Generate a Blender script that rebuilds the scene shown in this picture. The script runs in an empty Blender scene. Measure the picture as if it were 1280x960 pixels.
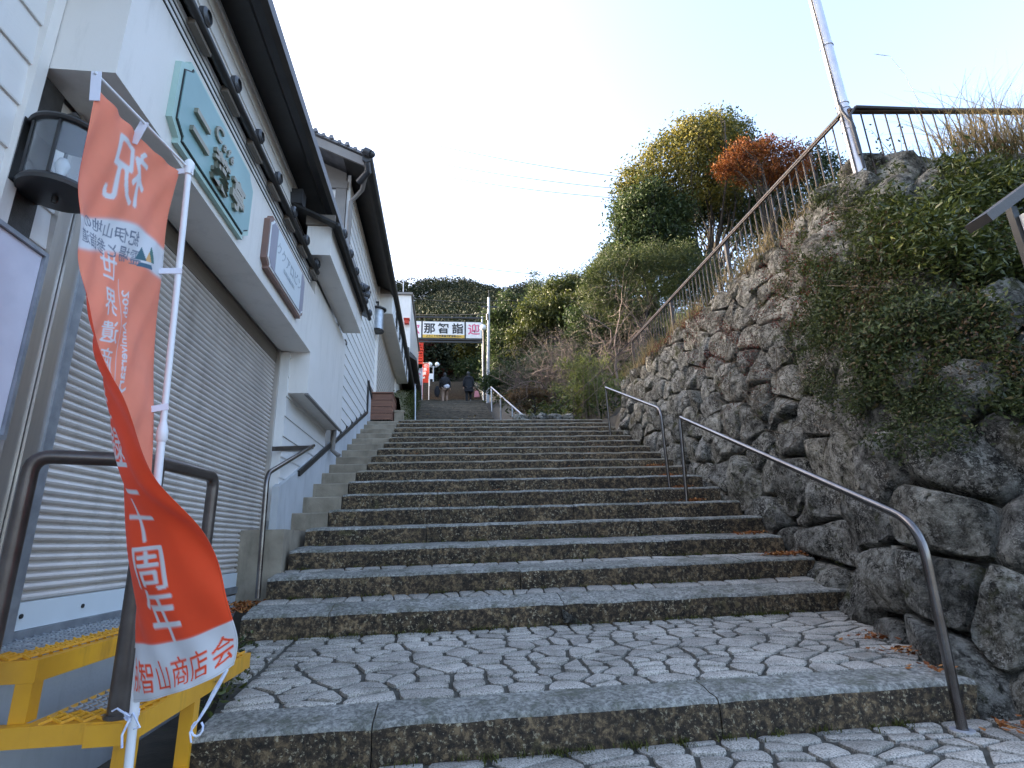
import bpy, bmesh, math, random, time
import numpy as np
from mathutils import Vector, Matrix, noise
from mathutils.bvhtree import BVHTree
T0 = time.time()
rng = random.Random(7)
nr = np.random.default_rng(7)
PI = math.pi
sc = bpy.context.scene
COL = sc.collection

# ------------------------------------------------------------------ camera
CR = Vector((0.99222209, -0.12051392, -0.03117229))
CU = Vector((-0.00431426, -0.28356217, 0.95894415))
CF = Vector((0.1244054, 0.95135109, 0.28187658))
CP = Vector((0, 0, 1.0))
cam = bpy.data.cameras.new('camera')
cam_o = bpy.data.objects.new('camera', cam); COL.objects.link(cam_o)
cam_o.matrix_world = Matrix(((CR.x, CU.x, -CF.x, CP.x), (CR.y, CU.y, -CF.y, CP.y), (CR.z, CU.z, -CF.z, CP.z), (0, 0, 0, 1)))
cam.sensor_width = 36; cam.lens = 671 / 1280 * 36
cam.clip_start = 0.05; cam.clip_end = 3000
sc.camera = cam_o

# ------------------------------------------------------------------ sky, sun, exposure
SUN_EL, SUN_AZ = math.radians(17), math.radians(-62)      # azimuth from +Y, negative = to the left
w = bpy.data.worlds.new('World'); sc.world = w; w.use_nodes = True
wn = w.node_tree.nodes; wn.clear()
sky = wn.new('ShaderNodeTexSky'); sky.sky_type = 'NISHITA'; sky.sun_disc = False
sky.sun_elevation = SUN_EL; sky.sun_rotation = SUN_AZ
sky.air_density = 0.75; sky.dust_density = 4.8; sky.ozone_density = 0.6
bg = wn.new('ShaderNodeBackground'); bg.inputs['Strength'].default_value = 0.15
wo = wn.new('ShaderNodeOutputWorld')
w.node_tree.links.new(sky.outputs[0], bg.inputs[0]); w.node_tree.links.new(bg.outputs[0], wo.inputs[0])
sl = bpy.data.lights.new('sun', 'SUN'); sl.energy = 2.0; sl.angle = math.radians(0.5); sl.color = (1.0, 0.86, 0.68)
so = bpy.data.objects.new('sun', sl); COL.objects.link(so)
sd = Vector((math.sin(SUN_AZ) * math.cos(SUN_EL), math.cos(SUN_AZ) * math.cos(SUN_EL), math.sin(SUN_EL)))
so.rotation_euler = sd.to_track_quat('Z', 'Y').to_euler()
sc.view_settings.view_transform = 'Standard'; sc.view_settings.look = 'None'
sc.view_settings.exposure = 3.03; sc.view_settings.gamma = 1
sc.view_settings.use_curve_mapping = False

# ------------------------------------------------------------------ pixel -> place helpers
def ray(u, v): return CF + CR * ((u - 640) / 671) - CU * ((v - 480) / 671)
def atx(u, v, X): d = ray(u, v); return CP + d * (X / d.x)
def aty(u, v, Y): d = ray(u, v); return CP + d * (Y / d.y)
def atz(u, v, Z): d = ray(u, v); return CP + d * ((Z - 1) / d.z)

# ------------------------------------------------------------------ mesh builder
class MB:
    def __init__(s): s.v = []; s.f = []; s.m = []; s.mi = 0
    def add(s, vs, fs, mi=None):
        b = len(s.v); s.v.extend([tuple(p) for p in vs])
        for f in fs: s.f.append(tuple(b + i for i in f)); s.m.append(s.mi if mi is None else mi)
        return s
    def box(s, lo, hi, mi=None):
        x0, y0, z0 = lo; x1, y1, z1 = hi
        return s.add([(x0, y0, z0), (x1, y0, z0), (x1, y1, z0), (x0, y1, z0), (x0, y0, z1), (x1, y0, z1), (x1, y1, z1), (x0, y1, z1)],
                     [(0, 3, 2, 1), (4, 5, 6, 7), (0, 1, 5, 4), (1, 2, 6, 5), (2, 3, 7, 6), (3, 0, 4, 7)], mi)
    def beam(s, a, b, w, h, up=(0, 0, 1), mi=None):
        a = Vector(a); b = Vector(b); d = (b - a).normalized(); r = d.cross(Vector(up))
        r = r.normalized() if r.length > 1e-5 else Vector((1, 0, 0)); u = r.cross(d).normalized()
        P = []
        for c in (a, b):
            for i, j in ((-1, -1), (1, -1), (1, 1), (-1, 1)): P.append(c + r * (i * w / 2) + u * (j * h / 2))
        return s.add(P, [(0, 1, 2, 3), (7, 6, 5, 4), (0, 4, 5, 1), (1, 5, 6, 2), (2, 6, 7, 3), (3, 7, 4, 0)], mi)
    def tube(s, pts, r, n=8, cap=True, mi=None):
        pts = [Vector(p) for p in pts]; rr = r if isinstance(r, (list, tuple)) else [r] * len(pts)
        V = []; F = []; prev = None
        for i, p in enumerate(pts):
            d = (pts[min(i + 1, len(pts) - 1)] - pts[max(i - 1, 0)]).normalized()
            if prev is None:
                a = d.cross(Vector((0, 0, 1)));
                if a.length < 0.05: a = d.cross(Vector((1, 0, 0)))
            else: a = prev - d * prev.dot(d)
            a = a.normalized(); b = d.cross(a); prev = a
            for k in range(n):
                t = 2 * PI * k / n; V.append(p + (a * math.cos(t) + b * math.sin(t)) * rr[i])
        for i in range(len(pts) - 1):
            for k in range(n):
                k2 = (k + 1) % n; F.append((i * n + k, i * n + k2, (i + 1) * n + k2, (i + 1) * n + k))
        if cap: F.append(tuple(range(n))[::-1]); F.append(tuple((len(pts) - 1) * n + k for k in range(n)))
        return s.add(V, F, mi)
    def lathe(s, c, prof, n=16, mi=None, a0=0, a1=2 * PI, axis=None):
        c = Vector(c); V = []; F = []; full = abs(a1 - a0 - 2 * PI) < 1e-4; m = n if full else n + 1
        for r, z in prof:
            for k in range(m):
                t = a0 + (a1 - a0) * k / n; V.append(c + Vector((r * math.cos(t), r * math.sin(t), z)))
        for i in range(len(prof) - 1):
            for k in range(n):
                k2 = (k + 1) % m; F.append((i * m + k, i * m + k2, (i + 1) * m + k2, (i + 1) * m + k))
        return s.add(V, F, mi)
    def prism(s, poly, d, mi=None):      # poly: 3D points, d: extrusion vector
        n = len(poly); poly = [Vector(p) for p in poly]; d = Vector(d)
        F = [tuple(range(n))[::-1], tuple(range(n, 2 * n))] + [(i, (i + 1) % n, n + (i + 1) % n, n + i) for i in range(n)]
        return s.add(poly + [p + d for p in poly], F, mi)
    def ball(s, c, r, nu=10, nv=7, mi=None):
        r = (r, r, r) if not isinstance(r, (tuple, list)) else r; V = []; F = []
        for j in range(nv + 1):
            ph = -PI / 2 + PI * j / nv
            for k in range(nu): V.append((c[0] + r[0] * math.cos(ph) * math.cos(2 * PI * k / nu), c[1] + r[1] * math.cos(ph) * math.sin(2 * PI * k / nu), c[2] + r[2] * math.sin(ph)))
        for j in range(nv):
            for k in range(nu): F.append((j * nu + k, j * nu + (k + 1) % nu, (j + 1) * nu + (k + 1) % nu, (j + 1) * nu + k))
        return s.add(V, F, mi)

ORG = {}
def mesh_of(name, mb, mats, smooth=False, off=(0, 0, 0)):
    me = bpy.data.meshes.new(name)
    V = np.array(mb.v, float).reshape(-1, 3) - np.array(off)
    me.from_pydata(V.tolist(), [], mb.f)
    for m in (mats if isinstance(mats, (list, tuple)) else [mats]): me.materials.append(m)
    if len(me.materials) > 1: me.polygons.foreach_set('material_index', mb.m)
    if smooth is True: me.polygons.foreach_set('use_smooth', [True] * len(me.polygons))
    elif smooth: me.polygons.foreach_set('use_smooth', [True] * len(me.polygons)); me.set_sharp_from_angle(angle=math.radians(smooth))
    me.update(); return me
def props(o, label=None, cat=None, group=None, kind=None):
    if label: o['label'] = label
    if cat: o['category'] = cat
    if group: o['group'] = group
    if kind: o['kind'] = kind
    return o
def thing(name, loc, label=None, cat=None, group=None, kind=None):
    o = bpy.data.objects.new(name, None); COL.objects.link(o); o.location = loc; o.empty_display_size = 0.1
    ORG[o.name] = Vector(loc); return props(o, label, cat, group, kind)
def place(name, me, parent=None, loc=(0, 0, 0), rot=None, **kw):     # existing mesh data, loc in world axes
    o = bpy.data.objects.new(name, me); COL.objects.link(o); loc = Vector(loc)
    if parent is not None: o.parent = parent; o.location = loc - ORG[parent.name]
    else: o.location = loc
    if rot is not None: o.rotation_euler = rot
    ORG[o.name] = loc.copy(); return props(o, **kw)
def obj(name, mb, mats, parent=None, smooth=False, **kw):           # mesh in world coordinates
    if parent is not None:
        off = ORG[parent.name]; me = mesh_of(name, mb, mats, smooth, off); return place(name, me, parent, off, **kw)
    V = np.array(mb.v); off = ((V[:, 0].min() + V[:, 0].max()) / 2, (V[:, 1].min() + V[:, 1].max()) / 2, V[:, 2].min())
    return place(name, mesh_of(name, mb, mats, smooth, off), None, off, **kw)
def np_mesh(name, V, F, mats, tint=None, smooth=False, off=(0, 0, 0), mi=None):   # quads
    me = bpy.data.meshes.new(name); V = (V - np.array(off)).astype(np.float32); n = len(F); k = F.shape[1]
    me.vertices.add(len(V)); me.vertices.foreach_set('co', V.ravel())
    me.loops.add(n * k); me.loops.foreach_set('vertex_index', F.astype(np.int32).ravel())
    me.polygons.add(n); me.polygons.foreach_set('loop_start', np.arange(0, n * k, k, dtype=np.int32))
    for m in (mats if isinstance(mats, (list, tuple)) else [mats]): me.materials.append(m)
    if mi is not None: me.polygons.foreach_set('material_index', mi.astype(np.int32))
    me.update(calc_edges=True)
    me.polygons.foreach_set('use_smooth', [bool(smooth)] * n)
    if tint is not None:
        a = me.attributes.new('tint', 'FLOAT', 'FACE'); a.data.foreach_set('value', tint.astype(np.float32))
    return me

# ------------------------------------------------------------------ materials
def newmat(name):
    m = bpy.data.materials.new(name); m.use_nodes = True; nt = m.node_tree
    b = nt.nodes['Principled BSDF']; return m, nt, b
def N(nt, t, **kw):
    n = nt.nodes.new(t)
    for k, v in kw.items():
        if k.startswith('i_'): n.inputs[k[2:].replace('_', ' ')].default_value = v
        else: setattr(n, k, v)
    return n
def L(nt, a, b): nt.links.new(a, b)
def c4(c): return (c[0], c[1], c[2], 1)
def pos(nt, scale=(1, 1, 1), rot=(0, 0, 0)):
    g = N(nt, 'ShaderNodeNewGeometry'); mp = N(nt, 'ShaderNodeMapping'); mp.inputs['Scale'].default_value = scale; mp.inputs['Rotation'].default_value = rot
    L(nt, g.outputs['Position'], mp.inputs[0]); return mp.outputs[0]
def nz(nt, p, scale, detail=4, rough=0.55, dist=0.0):
    n = N(nt, 'ShaderNodeTexNoise'); n.inputs['Scale'].default_value = scale; n.inputs['Detail'].default_value = detail
    n.inputs['Roughness'].default_value = rough; n.inputs['Distortion'].default_value = dist; L(nt, p, n.inputs['Vector']); return n.outputs['Fac']
def ramp(nt, f, stops):
    r = N(nt, 'ShaderNodeValToRGB'); e = r.color_ramp.elements
    while len(e) < len(stops): e.new(0.5)
    for i, (p, c) in enumerate(stops): e[i].position = p; e[i].color = c4(c) if not isinstance(c, (int, float)) else (c, c, c, 1)
    L(nt, f, r.inputs[0]); return r.outputs[0]
def mixc(nt, f, a, b, mode='MIX'):
    m = N(nt, 'ShaderNodeMix', data_type='RGBA', blend_type=mode)
    for idx, x in ((6, a), (7, b)):
        if isinstance(x, (tuple, list)): m.inputs[idx].default_value = c4(x)
        else: L(nt, x, m.inputs[idx])
    if isinstance(f, (int, float)): m.inputs[0].default_value = f
    else: L(nt, f, m.inputs[0])
    return m.outputs[2]
def bump(nt, b, h, strength, dist=0.01):
    n = N(nt, 'ShaderNodeBump'); n.inputs['Strength'].default_value = strength; n.inputs['Distance'].default_value = dist
    L(nt, h, n.inputs['Height']); L(nt, n.outputs[0], b.inputs['Normal'])
def pm(name, c1, c2=None, scale=3, rough=0.6, metal=0, bs=0, bscale=40, stretch=(1, 1, 1), spec=0.5, dirt=0.0, dirtc=(0.08, 0.07, 0.05)):
    m, nt, b = newmat(name); c2 = c2 or tuple(x * 0.85 for x in c1); p = pos(nt, stretch)
    f = ramp(nt, nz(nt, p, scale, 6), [(0.35, 0.0), (0.65, 1.0)])
    col = mixc(nt, f, c1, c2)
    if dirt: col = mixc(nt, ramp(nt, nz(nt, pos(nt, (3, 3, 0.6)), 2.2, 8, 0.7), [(0.52, 0.0), (0.75, dirt)]), col, dirtc)
    L(nt, col, b.inputs['Base Color']); b.inputs['Roughness'].default_value = rough; b.inputs['Metallic'].default_value = metal
    b.inputs['Specular IOR Level'].default_value = spec
    if bs: bump(nt, b, nz(nt, p, bscale, 5, 0.6), bs)
    return m
M = {}
M['cream'] = pm('cream_paint', (0.74, 0.70, 0.655), (0.70, 0.66, 0.61), 1.5, 0.55, bs=0.08, bscale=60, dirt=0.28, dirtc=(0.3, 0.28, 0.24))
M['siding'] = pm('white_siding', (0.72, 0.695, 0.665), (0.66, 0.635, 0.605), 2.0, 0.5, bs=0.15, bscale=120, stretch=(1, 0.15, 1), dirt=0.15, dirtc=(0.3, 0.28, 0.25))
M['plinth'] = pm('painted_plinth', (0.50, 0.51, 0.52), (0.42, 0.43, 0.44), 2.0, 0.7, bs=0.2, bscale=50, dirt=0.35, dirtc=(0.2, 0.19, 0.17))
M['black'] = pm('black_metal', (0.018, 0.017, 0.017), (0.03, 0.028, 0.026), 6, 0.42, bs=0.05)
M['blacktile'] = pm('dark_roof_tile', (0.03, 0.03, 0.032), (0.055, 0.055, 0.06), 6, 0.4, bs=0.2)
M['greytile'] = pm('grey_roof_tile', (0.12, 0.12, 0.13), (0.2, 0.2, 0.21), 6, 0.5, bs=0.2)
M['brownwood'] = pm('brown_board', (0.11, 0.085, 0.065), (0.16, 0.13, 0.10), 4, 0.6, bs=0.3, bscale=30, stretch=(0.3, 0.3, 4))
M['greytrim'] = pm('grey_brown_trim', (0.23, 0.21, 0.19), (0.19, 0.17, 0.155), 3, 0.6, bs=0.1)
M['redwood'] = pm('reddish_boards', (0.22, 0.10, 0.06), (0.15, 0.07, 0.045), 5, 0.65, bs=0.3, stretch=(0.4, 0.4, 4))
M['shutter'] = pm('shutter_slats', (0.64, 0.585, 0.54), (0.55, 0.50, 0.46), 2.5, 0.40, 0.15, bs=0.04, dirt=0.55, dirtc=(0.25, 0.22, 0.19))
M['alu'] = pm('brushed_aluminium', (0.62, 0.58, 0.54), (0.5, 0.47, 0.44), 4, 0.3, 0.85, bs=0.06, bscale=90, stretch=(3, 3, 0.2))
M['galv'] = pm('galvanised_steel', (0.42, 0.44, 0.47), (0.30, 0.32, 0.35), 12, 0.45, 0.7, bs=0.1)
M['rail'] = pm('bronze_steel_tube', (0.085, 0.068, 0.06), (0.12, 0.10, 0.09), 10, 0.3, 0.55, bs=0.05, bscale=80)
M['steel'] = pm('worn_stainless_tube', (0.20, 0.185, 0.18), (0.14, 0.12, 0.11), 8, 0.24, 0.95, bs=0.04, bscale=60)
M['fence'] = pm('dark_green_fence_paint', (0.010, 0.010, 0.010), (0.045, 0.020, 0.010), 14, 0.45, 0.0, bs=0.2, spec=.3)
M['yellow'] = pm('yellow_paint', (0.74, 0.36, 0.02), (0.66, 0.31, 0.02), 5, 0.4, bs=0.08, dirt=0.7, dirtc=(0.16, 0.08, 0.03))
M['pole'] = pm('white_plastic_pole', (0.78, 0.77, 0.78), (0.70, 0.69, 0.70), 5, 0.35)
M['tab'] = pm('white_cloth_tape', (0.72, 0.71, 0.78), (0.66, 0.65, 0.72), 8, 0.8)
M['string'] = pm('white_string', (0.75, 0.75, 0.8), (0.5, 0.55, 0.75), 60, 0.8)
M['mint'] = pm('mint_sign_board', (0.25, 0.40, 0.40), (0.22, 0.36, 0.36), 2, 0.45, bs=0.03)
M['mintedge'] = pm('pale_green_edge', (0.40, 0.55, 0.50), (0.35, 0.5, 0.45), 3, 0.5)
M['letter'] = pm('brass_letter', (0.30, 0.28, 0.21), (0.24, 0.22, 0.17), 8, 0.35, 0.5)
M['signgrey'] = pm('sign_grey_panel', (0.30, 0.29, 0.34), (0.27, 0.26, 0.31), 3, 0.5)
M['signwhite'] = pm('sign_white_panel', (0.62, 0.66, 0.68), (0.58, 0.62, 0.64), 3, 0.4)
M['faint'] = pm('faded_grey_lettering', (0.42, 0.46, 0.50), None, 3, 0.5)
M['copper'] = pm('copper_frame', (0.22, 0.12, 0.09), (0.17, 0.10, 0.08), 5, 0.45)
M['white'] = pm('white_paint', (0.78, 0.78, 0.78), (0.72, 0.72, 0.72), 4, 0.5)
M['blackink'] = pm('black_lettering', (0.02, 0.02, 0.02), None, 4, 0.5)
M['pink'] = pm('pink_lettering', (0.72, 0.14, 0.26), None, 4, 0.5)
M['amber'] = pm('amber_band', (0.72, 0.45, 0.06), None, 4, 0.5)
M['concrete'] = pm('old_concrete', (0.33, 0.28, 0.21), (0.20, 0.165, 0.12), 3.5, 0.9, bs=0.4, bscale=60, dirt=0.6, dirtc=(0.09, 0.08, 0.06))
M['soil'] = pm('dark_soil', (0.045, 0.038, 0.028), (0.075, 0.062, 0.045), 5, 0.95, bs=0.6, bscale=30)
M['mortar'] = pm('paving_mortar', (0.085, 0.078, 0.064), (0.04, 0.038, 0.028), 9, 0.95, bs=0.6, bscale=80)
M['bark'] = pm('tree_bark', (0.018, 0.014, 0.011), (0.035, 0.028, 0.022), 6, 0.9, bs=0.6, bscale=25, stretch=(1, 1, 0.3))
M['pinkbark'] = pm('pale_bare_twigs', (0.15, 0.11, 0.09), (0.09, 0.07, 0.058), 6, 0.85)
M['stem'] = pm('brown_vine_stem', (0.10, 0.075, 0.05), (0.16, 0.12, 0.08), 9, 0.9)
M['polegrey'] = pm('pale_concrete_pole', (0.50, 0.51, 0.53), (0.43, 0.44, 0.46), 4, 0.7)
M['lampost'] = pm('galvanised_lamp_post', (0.55, 0.55, 0.58), (0.46, 0.46, 0.5), 5, 0.42, 0.5)
M['wire'] = pm('black_cable', (0.02, 0.02, 0.025), None, 3, 0.5)
M['red'] = pm('red_cloth', (0.62, 0.06, 0.03), (0.5, 0.05, 0.03), 6, 0.8)
M['globe'] = pm('white_glass_globe', (0.85, 0.85, 0.83), (0.8, 0.8, 0.79), 3, 0.2)
M['coat'] = pm('black_coat', (0.012, 0.012, 0.016), (0.02, 0.02, 0.024), 14, 0.85)
M['hair'] = pm('black_hair', (0.012, 0.010, 0.009), None, 14, 0.5)
M['skin'] = pm('skin', (0.50, 0.32, 0.23), None, 14, 0.5)
M['beige'] = pm('beige_trousers', (0.36, 0.25, 0.19), (0.3, 0.2, 0.15), 14, 0.85)
M['dark'] = pm('dark_trousers', (0.02, 0.02, 0.022), None, 14, 0.85)
M['shoe'] = pm('white_shoe', (0.65, 0.62, 0.58), None, 14, 0.6)
M['bagpink'] = pm('pink_bag', (0.70, 0.16, 0.17), (0.75, 0.35, 0.35), 20, 0.6)
M['purple'] = pm('purple_print', (0.07, 0.03, 0.12), None, 4, 0.5)
M['noticewood'] = pm('dark_brown_notice_roof', (0.05, 0.04, 0.033), (0.07, 0.058, 0.048), 4, 0.6, bs=0.2)
M['palegrass'] = pm('dry_grass', (0.42, 0.29, 0.13), (0.30, 0.20, 0.09), 6, 0.8)
M['blackboard'] = pm('black_textured_board', (0.028, 0.024, 0.021), (0.045, 0.04, 0.035), 30, 0.5, bs=0.3, bscale=120)

def m_glass():
    m, nt, b = newmat('clear_glass'); b.inputs['Base Color'].default_value = (0.9, 0.93, 0.95, 1); b.inputs['Roughness'].default_value = 0.03
    b.inputs['Transmission Weight'].default_value = 0.92; b.inputs['IOR'].default_value = 1.3; return m
M['glass'] = m_glass()

def m_top():       # worn pale granite
    m, nt, b = newmat('worn_granite'); p = pos(nt)
    big = ramp(nt, nz(nt, p, 2.2, 5), [(0.3, (0.28, 0.255, 0.22)), (0.7, (0.50, 0.455, 0.395))])
    oi = N(nt, 'ShaderNodeObjectInfo'); big = mixc(nt, 1.0, big, ramp(nt, oi.outputs['Random'], [(0, 0.74), (1, 1.12)]), 'MULTIPLY')
    sp = ramp(nt, nz(nt, p, 130, 2, 0.5), [(0.36, 0.35), (0.5, 1.0), (0.66, 1.35)])
    col = mixc(nt, 1.0, big, sp, 'MULTIPLY')
    st = ramp(nt, nz(nt, p, 7.5, 9, 0.75), [(0.50, 0.0), (0.68, 0.8)])
    col = mixc(nt, st, col, (0.11, 0.10, 0.075))
    L(nt, col, b.inputs['Base Color']); b.inputs['Roughness'].default_value = 0.62
    bump(nt, b, nz(nt, p, 70, 6, 0.7), 0.5, 0.006); return m
M['top'] = m_top()
def m_kerbtop():
    m, nt, b = newmat('mottled_kerb_granite'); p = pos(nt)
    big = ramp(nt, nz(nt, p, 2.5, 5), [(0.3, (0.19, 0.185, 0.16)), (0.7, (0.36, 0.345, 0.31))])
    mo = ramp(nt, nz(nt, p, 38, 7, 0.75, .4), [(0.40, 0.42), (0.5, 0.85), (0.60, 1.35)]); col = mixc(nt, 1, big, mo, 'MULTIPLY')
    st = ramp(nt, nz(nt, p, 6, 9, 0.75), [(0.50, 0.0), (0.64, 0.75)]); col = mixc(nt, st, col, (0.085, 0.085, 0.055))
    L(nt, col, b.inputs['Base Color']); b.inputs['Roughness'].default_value = 0.8; b.inputs['Specular IOR Level'].default_value = .3; bump(nt, b, nz(nt, p, 50, 7, 0.72), .8, .012); return m
M['kerbtop'] = m_kerbtop()
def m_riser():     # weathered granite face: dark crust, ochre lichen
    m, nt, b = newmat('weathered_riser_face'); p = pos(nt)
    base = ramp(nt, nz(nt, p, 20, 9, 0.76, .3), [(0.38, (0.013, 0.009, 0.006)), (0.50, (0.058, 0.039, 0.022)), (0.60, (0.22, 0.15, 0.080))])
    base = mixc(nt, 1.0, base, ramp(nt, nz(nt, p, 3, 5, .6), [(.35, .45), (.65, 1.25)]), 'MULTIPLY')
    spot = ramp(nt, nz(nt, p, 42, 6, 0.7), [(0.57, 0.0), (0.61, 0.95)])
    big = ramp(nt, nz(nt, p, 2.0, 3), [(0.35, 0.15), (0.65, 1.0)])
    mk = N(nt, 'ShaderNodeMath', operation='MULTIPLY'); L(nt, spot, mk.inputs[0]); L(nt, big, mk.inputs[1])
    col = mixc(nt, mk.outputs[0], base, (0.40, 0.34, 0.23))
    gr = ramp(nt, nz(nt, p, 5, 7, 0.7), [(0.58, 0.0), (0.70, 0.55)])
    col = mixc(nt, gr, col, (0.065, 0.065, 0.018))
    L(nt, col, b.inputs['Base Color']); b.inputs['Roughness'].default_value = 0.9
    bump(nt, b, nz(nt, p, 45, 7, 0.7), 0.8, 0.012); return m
M['riser'] = m_riser()
def m_rock(name, k=1.0, warm=0.0):
    m, nt, b = newmat(name); p = pos(nt)
    base = ramp(nt, nz(nt, p, 5.0, 11, 0.80, 0.3), [(0.34, (0.014 * k, 0.013 * k, 0.011 * k)), (0.45, (0.054 * k, 0.051 * k, 0.044 * k)), (0.53, (0.16 * k, 0.155 * k, 0.138 * k)), (0.65, (0.36 * k, 0.35 * k, 0.32 * k))])  # dark rock to lichen tones, contrast widened in place of directional light
    oi = N(nt, 'ShaderNodeObjectInfo')
    base = mixc(nt, 1.0, base, ramp(nt, oi.outputs['Random'], [(0.0, (0.62, 0.60, 0.56)), (0.5, (1.0, 1.0, 1.0)), (1.0, (1.3, 1.24, 1.12))]), 'MULTIPLY')
    bl = ramp(nt, nz(nt, p, 2.3, 5), [(0.42, 0.12), (0.58, 1.0)])
    for sc_, lo, hi, c in ((24, .56, .60, (0.46, 0.44, 0.38)), (75, .58, .62, (0.52, 0.50, 0.44))):
        li = ramp(nt, nz(nt, p, sc_, 4, 0.6, 0.4), [(lo - .015, 0.0), (hi - .01, 0.95)])
        mk = N(nt, 'ShaderNodeMath', operation='MULTIPLY'); L(nt, li, mk.inputs[0]); L(nt, bl, mk.inputs[1]); base = mixc(nt, mk.outputs[0], base, c)
    crevice_shade = ramp(nt, nz(nt, p, 14, 8, 0.75, .6), [(0.38, 0.9), (0.46, 0.0)]); base = mixc(nt, crevice_shade, base, (0.016, 0.014, 0.011))  # near-black blotches put crevice shade into the colour
    gr = ramp(nt, nz(nt, pos(nt, (1, 1, 1), (0, 1, 2)), 3.2, 8, 0.7), [(0.57, 0.0), (0.66, 0.8)]); base = mixc(nt, gr, base, (0.060, 0.062, 0.016))
    br = ramp(nt, nz(nt, pos(nt, (1.3, 1.3, 1.3), (1, 2, 0)), 2.2, 6, 0.65), [(0.60, 0.0), (0.74, 0.55)]); base = mixc(nt, br, base, (0.15, 0.115, 0.075))
    L(nt, base, b.inputs['Base Color']); b.inputs['Roughness'].default_value = 0.95; b.inputs['Specular IOR Level'].default_value = .2
    h1 = nz(nt, p, 13, 10, 0.78, 0.5); h2 = nz(nt, p, 55, 6, 0.7); ad = N(nt, 'ShaderNodeMath', operation='MULTIPLY_ADD'); L(nt, h2, ad.inputs[0]); ad.inputs[1].default_value = .35; L(nt, h1, ad.inputs[2])
    bump(nt, b, ad.outputs[0], 1.0, 0.10); return m
M['rock'] = m_rock('lichen_rock', 1.55, .2); M['rockpale'] = m_rock('pale_rock', 1.5, 0.6)
def m_leaf(name, stops, trans=0.35, rough=0.5):
    m, nt, b = newmat(name); a = N(nt, 'ShaderNodeAttribute', attribute_name='tint')
    col = ramp(nt, a.outputs['Fac'], stops)
    L(nt, col, b.inputs['Base Color']); b.inputs['Roughness'].default_value = rough; b.inputs['Specular IOR Level'].default_value = 0.3
    tr = N(nt, 'ShaderNodeBsdfTranslucent'); L(nt, col, tr.inputs[0]); mx = N(nt, 'ShaderNodeMixShader'); mx.inputs[0].default_value = trans
    L(nt, b.outputs[0], mx.inputs[1]); L(nt, tr.outputs[0], mx.inputs[2]); L(nt, mx.outputs[0], nt.nodes['Material Output'].inputs[0]); return m
G = {}
G['dark'] = m_leaf('dark_evergreen_leaf', [(0, (0.020, 0.032, 0.012)), (0.6, (0.038, 0.060, 0.020)), (1, (0.075, 0.10, 0.03))])
G['hill'] = m_leaf('far_wood_leaf', [(0, (0.010, 0.016, 0.008)), (0.6, (0.020, 0.028, 0.012)), (1, (0.042, 0.048, 0.018))], .12, .8)
G['mid'] = m_leaf('mid_green_leaf', [(0, (0.022, 0.034, 0.010)), (0.6, (0.045, 0.062, 0.017)), (1, (0.10, 0.11, 0.028))])
G['olive'] = m_leaf('olive_leaf', [(0, (0.028, 0.038, 0.010)), (0.6, (0.055, 0.068, 0.016)), (1, (0.11, 0.115, 0.026))])
G['yellow'] = m_leaf('yellow_green_leaf', [(0, (0.035, 0.048, 0.012)), (0.5, (0.10, 0.10, 0.020)), (1, (0.26, 0.21, 0.04))])
G['orange'] = m_leaf('orange_maple_leaf', [(0, (0.07, 0.024, 0.010)), (0.6, (0.20, 0.060, 0.014)), (1, (0.36, 0.15, 0.03))])
G['bamboo'] = m_leaf('bamboo_leaf', [(0, (0.04, 0.055, 0.012)), (0.5, (0.10, 0.12, 0.025)), (1, (0.20, 0.21, 0.045))])
G['ivy'] = m_leaf('ivy_leaf', [(0, (0.018, 0.024, 0.009)), (0.5, (0.048, 0.062, 0.020)), (0.8, (0.10, 0.12, 0.036)), (0.93, (0.16, 0.10, 0.05)), (1, (0.20, 0.19, 0.07))], 0.2, 0.6)
G['shrub'] = m_leaf('broad_shrub_leaf', [(0, (0.022, 0.032, 0.008)), (0.5, (0.055, 0.070, 0.017)), (0.85, (0.11, 0.125, 0.028)), (1, (0.30, 0.29, 0.06))], 0.25, 0.3)
G['redvine'] = m_leaf('red_vine_leaf', [(0, (0.08, 0.025, 0.018)), (0.6, (0.17, 0.04, 0.03)), (1, (0.20, 0.10, 0.05))])
G['dry'] = m_leaf('dry_grass_blade', [(0, (0.10, 0.075, 0.03)), (0.5, (0.26, 0.18, 0.08)), (1, (0.42, 0.32, 0.16))], 0.4, 0.7)
G['grass'] = m_leaf('green_grass_blade', [(0, (0.05, 0.06, 0.018)), (0.6, (0.10, 0.11, 0.03)), (1, (0.2, 0.17, 0.06))], 0.4, 0.7)
G['litter'] = m_leaf('fallen_leaf', [(0, (0.12, 0.035, 0.012)), (0.6, (0.30, 0.10, 0.025)), (1, (0.42, 0.20, 0.06))], 0.1, 0.8)
G['drybush'] = m_leaf('dry_brown_leaf', [(0, (0.05, 0.032, 0.016)), (0.6, (0.10, 0.06, 0.028)), (1, (0.17, 0.11, 0.05))])
G['moss'] = m_leaf('moss_frond', [(0, (0.045, 0.05, 0.012)), (1, (0.11, 0.11, 0.025))], 0.2, 0.9)

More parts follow.
